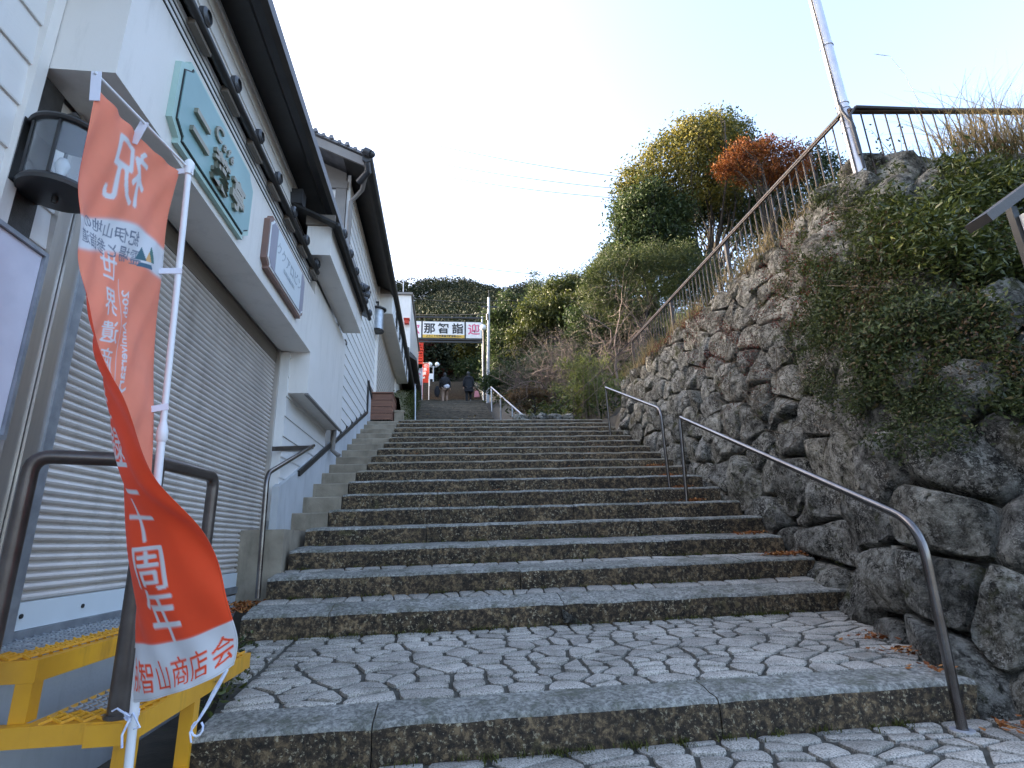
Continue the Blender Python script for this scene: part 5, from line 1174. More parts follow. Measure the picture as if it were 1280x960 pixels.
# ------------------------------------------------------------------ two walkers
def skin_body(name, J, E, mat, parent, sub=1):
    me = bpy.data.meshes.new(name); me.from_pydata([j[0] for j in J], E, []); o = bpy.data.objects.new(name, me); COL.objects.link(o)
    md = o.modifiers.new('s', 'SKIN'); md.use_smooth_shade = True; sv = me.skin_vertices[0].data
    for i, j in enumerate(J): r = j[1]; sv[i].radius = r if isinstance(r, tuple) else (r, r); sv[i].use_root = (i == 0)
    m2 = o.modifiers.new('u', 'SUBSURF'); m2.levels = sub; m2.render_levels = sub
    bpy.context.view_layer.update(); r = bpy.data.meshes.new_from_object(o.evaluated_get(bpy.context.evaluated_depsgraph_get()))
    bpy.data.objects.remove(o); r.materials.clear(); r.materials.append(mat); return r
def person(u, v, Y, H, label, coat_len, trousers, step=.16, carry=None, bag=None, coatw=.2):
    f = aty(u, v, Y); k = H / 1.7; t = thing('person', tuple(f), label, 'person')
    def P(x, y, z): return (x * k, y * k, z * k)
    J = [(P(0, 0, .90), (.14 * k, .11 * k)), (P(0, 0, 1.12), (.13 * k, .10 * k)), (P(0, .02, 1.34), (.17 * k, .11 * k)), (P(0, .04, 1.46), .055 * k), (P(0, .06, 1.56), .085 * k), (P(0, .07, 1.66), .075 * k),
         (P(-.09, 0, .82), .085 * k), (P(-.10, .02 + step * .4, .47), .06 * k), (P(-.10, -.02, .08), .04 * k), (P(-.10, .12, .03), .035 * k),
         (P(.09, 0, .82), .085 * k), (P(.10, .10 + step, .56), .06 * k), (P(.10, .06 + step, .25), .04 * k), (P(.10, .20 + step, .20), .035 * k),
         (P(-.19, .02, 1.38), .055 * k), (P(-.25, .0, 1.12), .042 * k), (P(-.26, .08, .90), .032 * k), (P(-.26, .10, .80), .03 * k),
         (P(.19, .02, 1.38), .055 * k), (P(.25, .0, 1.12), .042 * k), (P(.27, .08, .90), .032 * k), (P(.27, .10, .80), .03 * k)]
    E = [(0, 1), (1, 2), (2, 3), (3, 4), (4, 5), (0, 6), (6, 7), (7, 8), (8, 9), (0, 10), (10, 11), (11, 12), (12, 13), (2, 14), (14, 15), (15, 16), (16, 17), (2, 18), (18, 19), (19, 20), (20, 21)]
    o = bpy.data.objects.new('body', skin_body('body', J, E, M['skin'], t)); COL.objects.link(o); o.parent = t; ORG[o.name] = Vector(f)
    def grow(nm, idx, ed, add, mt):
        JJ = [(J[i][0], tuple(r_ + add for r_ in (J[i][1] if isinstance(J[i][1], tuple) else (J[i][1],) * 2))) for i in idx]
        EE = [(idx.index(a), idx.index(b)) for a, b in ed]; me = skin_body(nm, JJ, EE, M[mt], t); o = bpy.data.objects.new(nm, me); COL.objects.link(o); o.parent = t; ORG[o.name] = Vector(f)
    grow('trousers', [0, 6, 7, 8, 10, 11, 12], [(0, 6), (6, 7), (7, 8), (0, 10), (10, 11), (11, 12)], .022 * k, trousers)
    grow('coat_sleeves', [2, 14, 15, 16, 18, 19, 20], [(2, 14), (14, 15), (15, 16), (2, 18), (18, 19), (19, 20)], .025 * k, 'coat')
    mb = MB(); V = []; n = 18
    prof = [(1.47, .07, .07), (1.42, .17, .11), (1.34, .22, .14), (1.15, .20, .15), (.98, .21, .16), (.88, .22, .17), (coat_len, .235, .18)]
    for z, rx_, ry_ in prof:
        for i in range(n): a_ = 2 * PI * i / n; w_ = 1 + .05 * math.sin(a_ * 5 + z * 4) * (1.5 - z); V.append((rx_ * math.cos(a_) * k * w_, (ry_ * math.sin(a_) * w_ + .02) * k, z * k))
    mb.add(V, [(j * n + i, (j + 1) * n + i, (j + 1) * n + (i + 1) % n, j * n + (i + 1) % n) for j in range(len(prof) - 1) for i in range(n)]); mb.v = [tuple(Vector(p_) + f) for p_ in mb.v]
    obj('coat', mb, M['coat'], t, smooth=True)
    mb = MB(); mb.ball(tuple(Vector(P(0, .045, 1.60)) + f), (.108 * k, .115 * k, .135 * k), 14, 10); mb.ball(tuple(Vector(P(0, .0, 1.50)) + f), (.09 * k, .06 * k, .10 * k), 10, 8); obj('hair', mb, M['hair'], t, smooth=True)
    for i_, (x_, y_, z_) in enumerate(((-.10, .05, .045), (.10, .13 + step, .215))):
        mb = MB(); mb.ball(tuple(Vector(P(x_, y_, z_)) + f), (.05 * k, .13 * k, .05 * k), 10, 6); obj('shoe', mb, M['shoe'], t, smooth=True)
    return f, k
f1, k1 = person(556, 505.5, 28.8, 1.8, 'walker in a dark jacket and beige trousers climbing the far steps', .86, 'beige')
f2, k2 = person(586, 504.5, 29.2, 1.86, 'walker in a long black coat climbing the far steps', .62, 'dark')
mb = MB(); mb.ball((f1.x - .0, f1.y - .22, f1.z + 1.26), (.22, .11, .25), 14, 10); o = obj('backpack', mb, M['coat'], smooth=True); props(o, 'black backpack on the walker in beige trousers', 'bag')
mb = MB(); mb.ball((f1.x + .10, f1.y - .20, f1.z + .98), (.17, .10, .13), 14, 8); mb.beam((f1.x + .18, f1.y - .2, f1.z + .98), (f1.x + .15, f1.y - .22, f1.z + 1.35), .03, .02, (1, 0, 0)); o = obj('cloth_bag', mb, M['tab'], smooth=True); props(o, 'white cloth bag slung at the hip of the walker in beige trousers', 'bag')
mb = MB(); mb.ball((f1.x - .42, f1.y + .05, f1.z + .75), (.16, .12, .33), 12, 10); mb.tube([(f1.x - .42, f1.y + .05, f1.z + 1.05), (f1.x - .27, f1.y + .05, f1.z + .82)], .02, 6); o = obj('carried_jacket', mb, M['coat'], smooth=True); props(o, 'folded black jacket carried in the left hand of the backpacker', 'jacket')
mb = MB(); mb.prism([(f2.x + .30, f2.y, f2.z + .38), (f2.x + .62, f2.y, f2.z + .40), (f2.x + .54, f2.y, f2.z + .74), (f2.x + .34, f2.y, f2.z + .74)], (0, .12, 0)); mb.tube([(f2.x + .36, f2.y + .05, f2.z + .73), (f2.x + .34, f2.y + .06, f2.z + .88), (f2.x + .5, f2.y + .05, f2.z + .73)], .012, 5); o = obj('shopping_bag', mb, M['bagpink']); props(o, 'pink shopping bag in the right hand of the walker in black', 'bag')
print('people', round(time.time() - T0, 1))

# ------------------------------------------------------------------ low stone wall and far small things
lw = thing('low_stone_wall', (2.6, 14.2, 3.9), 'low wall of pale rough stones at the right end of the upper landing', 'wall')
r_ = random.Random(5); x = 1.75; z_ = 0
for row in range(2):
    x = 1.75 + row * .1
    while x < 3.55:
        wd = r_.uniform(.22, .42); hgt = .26 if row == 0 else .24; mb = MB(); mb.ball((0, 0, 0), 1, 12, 8); V = []
        for p in mb.v:
            p = Vector(p); n_ = noise.noise(p * 1.6 + Vector((x * 9, row, 0))) * .3; q = p * (1 + n_); V.append((x + wd / 2 + q.x * wd * .56, 14.15 + q.y * .22 + row * .08, 3.98 + row * .24 + q.z * hgt * .62))
        mb.v = V; obj('stone', mb, M['rockpale'], lw, smooth=40); x += wd
wh = thing('distant_house', (0, 90, 30), 'small white house glimpsed among the trees under the gateway sign', 'house')
q = aty(566, 436, 75); mb = MB(); mb.box((q.x - 1.3, 75, q.z - 1.5), (q.x + 1.5, 79, q.z + .2)); obj('wall', mb, M['white'], wh)
mb = MB(); mb.prism([(q.x - 1.7, 74.5, q.z + .2), (q.x + 1.9, 74.5, q.z + .2), (q.x + .1, 74.5, q.z + 1.2)], (0, 5, 0)); obj('roof', mb, M['signwhite'], wh)

# ------------------------------------------------------------------ vegetation on the wall
rs = np.random.default_rng(3)
def wall_pts(n, fs, rs, off=(.0, .25)):
    out = []; k = 0
    while len(out) < n and k < n * 30:
        k += 1; s = rs.uniform(0, STOT); z = rs.uniform(.4, 5.0)
        if rs.uniform() < fs(s, z):
            p = WS(s, z) + WN(s, z) * rs.uniform(*off); out.append((p.x, p.y, p.z))
    return np.array(out)
def sm(x, a, b): t = min(1, max(0, (x - a) / (b - a))); return t * t * (3 - 2 * t)
# s coordinates: corner near s~6; print for tuning
def s_of(u, v):
    best = None; d = ray(u, v).normalized()
    for i in range(0, 120):
        s = STOT * i / 120
        for j in range(0, 40):
            z = 5.0 * j / 40; p = WS(s, z) - CP; c = p.normalized().dot(d)
            if best is None or c > best[0]: best = (c, s, z)
    return best[1:]
PX = {}
def on_wall_px(poly_px, n, rs, off, jitter=.0):
    # points of the wall surface whose wall coordinates fall in a patch given by its corners
    Q = [s_of(u, v) for u, v in poly_px]; s0, s1 = min(q[0] for q in Q), max(q[0] for q in Q); z0, z1 = min(q[1] for q in Q), max(q[1] for q in Q); out = []; k = 0
    m_ = len(Q)
    while len(out) < n and k < n * 60:
        k += 1; s = rs.uniform(s0, s1); z = rs.uniform(z0, z1); c = False; j = m_ - 1
        for i in range(m_):
            if (Q[i][1] > z) != (Q[j][1] > z) and s < (Q[j][0] - Q[i][0]) * (z - Q[i][1]) / (Q[j][1] - Q[i][1]) + Q[i][0]: c = not c
            j = i
        if c:
            e = noise.noise(Vector((s * 1.8, z * 1.8, n * .01)))
            if noise.noise(Vector((s * 2.6, z * 2.6, 4.4))) < -.22: continue
            p = WS(s, z) + WN(s, max(z, .2)) * (off[0] + (off[1] - off[0]) * max(0, .5 + e) * rs.uniform(.3, 1.1)); out.append((p.x, p.y, p.z))
    return np.array(out)
def plantmass(name, label, cat, centres, per, spread, leaf, mat, rs, flat=.2, aspect=.45, droop=.3, group=None):
    P = np.repeat(centres, per, 0) + rs.normal(size=(len(centres) * per, 3)) * spread; t = (np.repeat(rs.uniform(0, 1, len(centres)), per) * .6 + rs.uniform(0, .4, len(P))).clip(0, 1)
    V, F = leafquads(P, leaf, rs, flat, aspect, droop); off = P.mean(0); off[2] = P[:, 2].min()
    o = place(name, np_mesh(name, V, F, G[mat], t, off=off), None, tuple(off)); return props(o, label, cat, group, 'stuff')
MASS = [(1090, 235), (1300, 225), (1500, 300), (1500, 560), (1290, 555), (1240, 520), (1180, 500), (1120, 470), (1050, 440), (1010, 330), (1050, 270)]
c_ = on_wall_px([(1080, 330), (1300, 330), (1500, 400), (1500, 640), (1300, 560), (1230, 525), (1170, 500), (1110, 520), (1090, 450), (1030, 420), (1040, 350)], 5200, rs, (.02, .26))
plantmass('ivy', 'dark ivy and creeping leaves hanging over the middle of the boulder wall', 'ivy', c_, 10, .05, .023, 'ivy', rs)
c_ = on_wall_px([(1120, 235), (1300, 240), (1500, 300), (1500, 520), (1290, 470), (1200, 400), (1100, 330)], 2400, rs, (.10, .40))
plantmass('broadleaf_shrub', 'glossy green broad leaved shrub at the upper right of the boulder wall', 'shrub', c_, 11, .075, .034, 'shrub', rs, .5, .36, .5)
c_ = on_wall_px([(1060, 215), (1300, 215), (1300, 300), (1120, 300), (1000, 420), (980, 350), (1020, 280)], 1500, rs, (.0, .22))
plantmass('creeper', 'olive and rusty creeper along the sunny shoulder of the wall', 'creeper', c_, 9, .05, .02, 'olive', rs)
for i, (poly, lab, n) in enumerate(([[(850, 430), (880, 390), (960, 430), (950, 470), (890, 470)], 'red leaved vine on the middle of the boulder wall', 110], [[(960, 330), (1060, 250), (1070, 330), (1000, 420), (950, 400)], 'red and brown vine on the upper shoulder of the wall', 120], [[(790, 420), (850, 350), (880, 370), (850, 420), (800, 450)], 'red vine below the far part of the railing', 90], [[(905, 470), (960, 440), (985, 490), (930, 520)], 'small tuft of red vine between the lower boulders', 22])):
    plantmass('red_vine', lab, 'vine', on_wall_px(poly, int(n * 1.1), rs, (.08, .24)), 9, .045, .015, 'redvine', rs)
plantmass('ivy', 'dark green ivy patch creeping over the boulders left of the large ivy mass', 'ivy', on_wall_px([(990, 420), (1040, 360), (1110, 470), (1110, 520), (1040, 500)], 700, rs, (.05, .24)), 8, .05, .017, 'ivy', rs)
plantmass('ivy', 'small ivy trails low on the wall beneath the large ivy mass', 'ivy', on_wall_px([(1085, 500), (1190, 500), (1230, 560), (1170, 590), (1110, 560)], 420, rs, (.06, .24)), 8, .05, .016, 'ivy', rs)
plantmass('rusty_fern', 'rusty brown fern patches scattered in the ivy of the boulder wall', 'fern', on_wall_px([(1100, 300), (1300, 300), (1300, 520), (1180, 500), (1080, 430)], 230, rs, (.12, .30)), 12, .05, .018, 'drybush', rs)
plantmass('creeper', 'olive creeper scattered through the dark ivy of the boulder wall', 'creeper', on_wall_px([(1040, 300), (1300, 350), (1300, 560), (1180, 500), (1060, 460)], 500, rs, (.12, .34)), 9, .06, .018, 'olive', rs)
# moss and small weeds in the joints
P = []
for _ in range(900):
    s = rs.uniform(6, STOT); z = rs.uniform(.2, 4.8); p = WS(s, z) + WN(s, z) * rs.uniform(-.05, .12); P.append((p.x, p.y, p.z))
plantmass('wall_moss', 'moss and tiny weeds rooted in the joints of the boulder wall', 'moss', np.array(P), 12, .035, .011, 'moss', rs)
# dry grass along the wall top
def tuft(name, label, pts, h, lean, mat, per, spread, width=.004, curl=.5, kind='stuff', nseg=4):
    P = np.repeat(np.array(pts), per, 0) + rs.normal(size=(len(pts) * per, 3)) * np.array([spread, spread, 0]); V, F, tn = blades(P, h, lean, rs, width, nseg, curl); off = P.mean(0)
    o = place(name, np_mesh(name, V, F, G[mat], tn, off=off), None, tuple(off)); return props(o, label, 'grass', None, kind)
pts = [(4.56 + rs.normal() * .10, y_ + rs.normal() * .05, 4.84) for y_ in np.arange(5.2, 12.6, .10) if noise.noise(Vector((y_ * 1.3, 0, 5))) > -.12]
tuft('dry_grass', 'dry golden grass tufts along the wall top under the railing', pts, .30, .8, 'dry', 28, .05)
tuft('green_grass', 'greener grass along the wall top among the railing bars', [(4.7 + rs.normal() * .12, y_, 4.80) for y_ in np.arange(5, 12.8, .12)], .20, .7, 'grass', 20, .07)
pts = [(x_ + rs.normal() * .12, 4.25 + rs.normal() * .14, 4.95) for x_ in np.arange(5.45, 8.2, .045)]
tuft('dry_grass', 'thick golden dry grass bank on the wall top at the upper right corner', pts, .50, .9, 'dry', 30, .10, .0045)
tuft('green_grass', 'low green grass at the foot of the golden grass bank', [(x_, 4.4 + rs.normal() * .1, 4.8) for x_ in np.arange(5.2, 8.2, .05)], .22, .8, 'grass', 24, .07)
pts = [(x_, 4.45 + rs.normal() * .15, 4.9) for x_ in np.arange(5.9, 8.0, .12)]
tuft('pampas_grass', 'tall wispy seed grass rising above the black railing at the far right', pts, 1.05, .6, 'dry', 4, .14, .0024, .6, nseg=8)
a = aty(1165, 205, 4.5); P = [a, aty(1150, 130, 4.5), aty(1130, 92, 4.45), aty(1112, 70, 4.4), aty(1095, 68, 4.35)]
mb = MB(); mb.tube(P, [.004, .003, .0025, .002, .0015], 4, False)
for k in range(14): q = P[3].lerp(P[4], k / 14); mb.tube([q, q + Vector((-.05 + rs.normal() * .01, 0, .012 * rs.normal() + .008))], [.002, .0006], 3, False)
o = obj('grass_stalk', mb, M['palegrass']); props(o, 'single tall arching grass stalk with a feathery tip against the sky', 'grass stalk')
# twiggy seedlings behind the railing
for (u, v, lab) in ((1120, 165, 'leafy twig seedling behind the railing, right of the lamp post'),):
    b_ = aty(u + 5, 205, 4.6); t = thing('seedling', tuple(b_), lab, 'plant'); mb = MB(); ends = []
    for k in range(9):
        e = b_ + Vector((rs.normal() * .16, rs.normal() * .1, rs.uniform(.18, .42))); mb.tube([b_, b_.lerp(e, .5) + Vector((rs.normal() * .03, 0, 0)), e], [.005, .003, .0015], 4, False); ends.append(tuple(e)); ends.append(tuple(b_.lerp(e, .7)))
    obj('stem', mb, M['stem'], t); Pp = np.repeat(np.array(ends), 4, 0) + rs.normal(size=(len(ends) * 4, 3)) * .03; V, F = leafquads(Pp, .022, rs, .4, .5); place('leaves', np_mesh('leaves', V, F, G['olive'], rs.uniform(0, 1, len(F)), off=tuple(b_)), t, tuple(b_))
# brown stems trailing in the ivy
mb = MB()
for k in range(70):
    s = rs.uniform(4.5, 8.2); z = rs.uniform(2.2, 4.9); P = []
    for i in range(5): s_, z_ = s + i * rs.uniform(-.1, .1), z - i * rs.uniform(.02, .13); P.append(WS(s_, max(z_, .3)) + WN(s_, max(z_, .3)) * rs.uniform(.05, .3))
    mb.tube(P, .004, 4, False)
o = obj('vine_stems', mb, M['stem']); props(o, 'bare brown vine stems tangled through the ivy on the wall', 'vine', None, 'stuff')
# fallen leaves and weeds
def litter(label, centres, n, spread, mat='litter', size=.022, z=.012):
    C = np.array(centres); P = C[rs.integers(0, len(C), n)] + rs.normal(size=(n, 3)) * np.array([spread, spread * .7, 0]); P[:, 2] += z + rs.uniform(0, .03, n)
    V, F = leafquads(P, size, rs, 1.2, .5); off = P.mean(0); o = place('fallen_leaves', np_mesh('fallen_leaves', V, F, G[mat], rs.uniform(0, 1, n), off=off), None, tuple(off)); props(o, label, 'fallen leaves', None, 'stuff')
litter('orange fallen leaves heaped at the wall foot on the fourth and fifth steps', [(3.55, 5.55, .76), (3.62, 5.65, .77), (3.50, 6.05, .99)], 420, .10)
litter('orange fallen leaves around the foot of the two handrail posts', [(3.38, 7.15, 1.45), (3.45, 7.6, 1.67), (3.45, 8.0, 1.89), (3.40, 8.45, 2.1)], 520, .08)
litter('brown fallen leaves between the shutter and the lowest steps', [(-1.80, 5.1, .50), (-1.75, 5.4, .52)], 300, .10)
litter('scattered fallen leaves at the right edge of the lowest paving', [(2.85, 3.15, .2), (2.95, 3.5, .22), (3.1, 3.9, .25), (2.9, 2.8, .0)], 160, .09)
wl = []
for k in (1, 2, 3, 4): 
    y, z = KT[k]; zb = REAR[k - 1]
    for _ in range(60 if k == 1 else 26): wl.append((rs.uniform(-1.4, 3.3), y - .015, zb))
for _ in range(40): wl.append((rs.uniform(-1.0, 2.8), 2.985, 0.0))
tuft('joint_weeds', 'small mossy weeds sprouting where the lowest risers meet the paving', wl, .035, .9, 'moss', 20, .028, .0035)
wl = [(-1.22 + rs.normal() * .04 - .3 * (y_ > 3.8), y_, .24) for y_ in rs.uniform(3.1, 4.8, 24)]
plantmass('weeds', 'leafy green weeds along the left edge of the paved landing', 'weeds', np.array(wl) + np.array([0, 0, .05]), 16, .05, .024, 'shrub', rs, .8)
mb = MB(); mb.prism([(aty(705, 790, 4.82).x, 4.80, .335), (aty(728, 795, 4.8).x, 4.72, .335), (aty(703, 768, 4.84).x, 4.835, .44)], (0, .012, 0)); o = obj('chipped_stone', mb, M['rockpale']); props(o, 'small pale broken stone chip leaning against the second riser', 'stone')

litter('scattered dry leaves and bits along the middle and upper steps', [(rs.uniform(-.9, 3.3), KT[k][0] + rs.uniform(.02, .12), KT[k][1]) for k in range(5, 18) for _ in range(7)], 420, .12, 'litter', .014, .006)
litter('scattered small pale leaves on the far flight of steps', [(rs.uniform(-.8, 1.5), y_, zs(y_) + .08) for y_ in rs.uniform(16, 29, 30)], 60, .2, 'dry', .05, .04)
# mossy bank left of the far flight
bk = [(-1.12 - .55 * rs.uniform(), y_, zs(y_) + rs.uniform(-.1, .9) * (1 if y_ > 15 else .5)) for y_ in rs.uniform(14.2, 24, 420)]
mb = MB(); V = []
for i in range(12):
    y_ = 14 + i * 1.0; V += [(-1.0 - .03 * i, y_, zs(y_) - .2), (-1.2 - .04 * i, y_, zs(y_) + .9), (-2.2, y_, zs(y_) + 1.1)]
mb.add(V, [(i * 3 + j, (i + 1) * 3 + j, (i + 1) * 3 + j + 1, i * 3 + j + 1) for i in range(11) for j in range(2)]); M['bank'] = pm('mossy_earth', (0.12, 0.10, 0.035), (0.05, 0.05, 0.02), 9, 0.95, bs=0.6); o = obj('mossy_bank', mb, M['bank'], smooth=True); props(o, None, None, None, 'structure')
plantmass('bank_moss', 'brownish green moss and fern covering the bank left of the far steps', 'moss', np.array(bk), 22, .09, .03, 'olive', rs)
print('wall plants', round(time.time() - T0, 1))

# ------------------------------------------------------------------ trees
def LB(Y, *l): return [(aty(u, v, Y + dy), r) for u, v, r, dy in [(q + (0,))[:4] if len(q) == 3 else q for q in l]]
def px(Y, u, v): return CF.dot(aty(u, v, Y) - CP) / 671      # metres per pixel there
def T(name, label, Y, base_uv, fork_uv, lobes, leaf, mat, ncl, per, seed, group=None, **kw):
    k = px(Y, *fork_uv); lb = [(aty(q[0], q[1], Y + (q[3] if len(q) > 3 else 0)), q[2] * k) for q in lobes]
    fk = aty(*fork_uv, Y); b = aty(*base_uv, Y); b = Vector((b.x, Y, zg(b.x, Y) - .2)) 
    return tree(name, label, b, fk, lb, leaf, mat, ncl, per, seed, group=group, **kw)
tb = T('broadleaf_tree', 'large tree with sunlit yellow green crown and many slender limbs', 26, (888, 420), (888, 350),
  [(868, 184, 36), (835, 212, 35), (890, 182, 32), (806, 234, 28), (905, 175, 24, 1), (850, 240, 26), (820, 262, 18), (880, 215, 26), (905, 240, 26), (840, 285, 22), (880, 165, 20), (858, 160, 13), (846, 176, 15), (888, 155, 12), (912, 160, 12), (790, 215, 12), (780, 238, 10), (815, 188, 12), (828, 178, 10), (925, 178, 12), (935, 195, 14), (800, 262, 16), (775, 255, 9)],   .10, 'yellow', 1900, 15, 21, r0=.17, twigs=9)
T('evergreen_tree', 'dark evergreen behind the yellow green crown, leaf colour standing in for underside shade', 28.5, (905, 400), (900, 330),
  [(895, 172, 30), (922, 190, 30), (935, 235, 34), (900, 262, 32), (940, 272, 24), (870, 266, 26), (830, 262, 26), (800, 262, 22), (905, 215, 30), (880, 250, 20), (925, 165, 14), (905, 155, 14), (940, 200, 22), (840, 275, 20), (950, 270, 20), (860, 262, 20), (910, 262, 20)], .10, 'dark', 2400, 14, 22, r0=.15, twigs=8)  # low lobes paint the big crown's shaded underside with dark leaves
T('evergreen_tree', 'dark rounded evergreen at the left edge of the big yellow green tree', 25, (800, 420), (812, 350),
  [(792, 262, 24), (800, 290, 26), (784, 300, 18), (812, 248, 22), (850, 268, 20), (830, 285, 22), (845, 305, 20), (810, 245, 16), (795, 320, 22), (825, 320, 22), (855, 320, 20), (778, 275, 14), (775, 325, 16), (790, 345, 16)], .10, 'dark', 2200, 14, 23, r0=.2, twigs=6)
T('maple_tree', 'orange autumn maple between the big tree and the railing', 23, (955, 330), (955, 265),
  [(920, 200, 15), (945, 192, 16), (978, 190, 16), (1002, 200, 12), (935, 218, 14), (968, 215, 17), (905, 212, 11), (990, 218, 14), (925, 185, 10), (960, 178, 9)], .07, 'orange', 1000, 13, 24, r0=.14, twigs=7)
T('evergreen_tree', 'dark tree behind the maple seen through the railing', 27, (1015, 300), (1010, 270),
  [(1010, 205, 20), (1030, 215, 20), (985, 235, 24), (1020, 245, 22), (960, 260, 24), (935, 290, 26), (995, 275, 24), (960, 230, 22), (980, 290, 24)], .10, 'dark', 1300, 14, 25, r0=.2, twigs=5)
T('bamboo_grove', 'soft olive green bamboo thicket below the big tree', 21, (800, 430), (805, 400),
  [(800, 335, 26), (840, 345, 28), (765, 350, 24), (870, 360, 24), (820, 375, 26), (780, 385, 24), (745, 372, 18), (850, 325, 20), (740, 345, 14), (760, 322, 12), (785, 325, 14), (815, 312, 12), (880, 340, 16)],   .085, 'mid', 2000, 15, 26, r0=.12, twigs=5, aspect=.2, flat=.1)
T('broadleaf_tree', 'yellow green spreading tree halfway between the gateway sign and the bare tree', 30, (690, 470), (690, 425),
  [(672, 405, 20), (700, 395, 20), (722, 385, 18), (650, 425, 16), (690, 380, 14), (715, 410, 18), (735, 375, 16), (660, 390, 12)], .10, 'olive', 1300, 14, 27, r0=.2)
T('evergreen_tree', 'dark tree rising just right of the utility pole', 36, (632, 490), (632, 440),
  [(628, 400, 16), (640, 420, 18), (622, 430, 16), (648, 400, 14), (630, 455, 20), (650, 450, 18), (615, 395, 10), (635, 375, 10), (620, 475, 14)], .11, 'dark', 1400, 14, 28, r0=.25)
T('evergreen_tree', 'dark bushy evergreen behind the far handrail', 27, (650, 505), (655, 480),
  [(640, 475, 20), (665, 465, 20), (690, 455, 20), (650, 495, 18), (680, 485, 18), (615, 480, 12), (700, 500, 16), (665, 500, 14)], .08, 'dark', 1500, 14, 29, r0=.15)
T('evergreen_tree', 'dark tree filling the gap behind the bare tree', 24, (740, 500), (745, 450),
  [(740, 430, 26), (715, 450, 22), (770, 420, 24), (755, 460, 24), (700, 480, 20), (790, 445, 20), (810, 415, 22), (730, 400, 20), (680, 460, 18), (720, 490, 18)], .085, 'dark', 1700, 14, 30, r0=.15)
T('evergreen_tree', 'mid green tree whose top touches the skyline left of the olive bamboo', 40, (700, 420), (705, 380),
  [(695, 362, 14), (715, 355, 12), (730, 365, 14), (675, 372, 12), (740, 345, 10), (755, 330, 12), (765, 315, 10), (745, 355, 14), (720, 372, 14)], .12, 'mid', 1100, 13, 31, r0=.2)
T('yellow_leaf_tree', 'small bright yellow green tree seen under the gateway sign', 62, (585, 478), (585, 455),
  [(582, 436, 9), (592, 442, 8), (574, 440, 6), (597, 432, 6)], .14, 'yellow', 260, 12, 32, r0=.15)
T('evergreen_tree', 'dark tree under the left half of the gateway sign', 66, (552, 478), (552, 455),
  [(548, 440, 9), (560, 447, 9), (540, 450, 8), (568, 455, 8), (556, 460, 9)], .16, 'dark', 330, 12, 33, r0=.15)
T('evergreen_tree', 'dark tree at the head of the steps behind the walker in black', 60, (592, 480), (590, 465),
  [(588, 456, 9), (600, 462, 9), (578, 462, 8), (606, 450, 8), (597, 472, 8)], .15, 'dark', 330, 12, 34, r0=.15)
T('russet_tree', 'reddish brown autumn tree under the gateway sign, left of the lamp globes', 64, (535, 478), (536, 460),
  [(534, 438, 7), (540, 430, 6), (531, 450, 6), (556, 466, 5)], .13, 'redvine', 200, 12, 35, r0=.1)
T('conifer_tree', 'feathery dark conifer poking above the skyline right of centre', 60, (668, 420), (668, 372),
  [(668, 352, 5), (668, 362, 7), (668, 343, 3), (669, 374, 9)], .14, 'dark', 200, 12, 36, r0=.12)
T('conifer_tree', 'thin crowned tree on the skyline directly right of the feathery conifer', 62, (700, 420), (700, 372),
  [(690, 352, 6), (703, 358, 7), (714, 350, 6), (696, 366, 8)], .14, 'mid', 200, 12, 37, r0=.12)
T('russet_shrub', 'brown dry shrub at the foot of the bare tree, behind the low stone wall', 17.5, (665, 520), (668, 505),
  [(645, 498, 9), (662, 492, 9), (678, 498, 9), (655, 508, 8)], .04, 'drybush', 260, 12, 38, r0=.05)
# fresh weeping bamboo clump
bb = aty(735, 505, 15.2); bt = thing('bamboo_clump', (bb.x, 15.2, bb.z - .8), 'fresh green weeping bamboo clump beside the far end of the wall', 'bamboo')
mb = MB(); P = []
for k in range(64):
    az = rs.uniform(0, 2 * PI); R2 = rs.uniform(.15, 1.0); H2 = rs.uniform(1.8, 3.9); b0 = Vector((bb.x + rs.normal() * .18, 15.2 + rs.normal() * .2, bb.z - .8)); C = []
    for i in range(8): t_ = i / 7; C.append(b0 + Vector((math.cos(az) * R2 * t_ ** 1.8, math.sin(az) * R2 * t_ ** 1.8, H2 * (t_ - .42 * t_ ** 3))))
    mb.tube(C, [.012 * (1 - i / 9) for i in range(8)], 4, False)
    for i in range(2, 8):
        for _ in range(16): P.append(tuple(C[i] + Vector((rs.normal() * .09, rs.normal() * .09, rs.normal() * .08 - .04))))
obj('stem', mb, M['stem'], bt); V, F = leafquads(np.array(P), .075, rs, .05, .11, 1.2); place('leaves', np_mesh('leaves', V, F, G['bamboo'], rs.uniform(0, 1, len(F)), off=(bb.x, 15.2, bb.z - .8)), bt, (bb.x, 15.2, bb.z - .8))
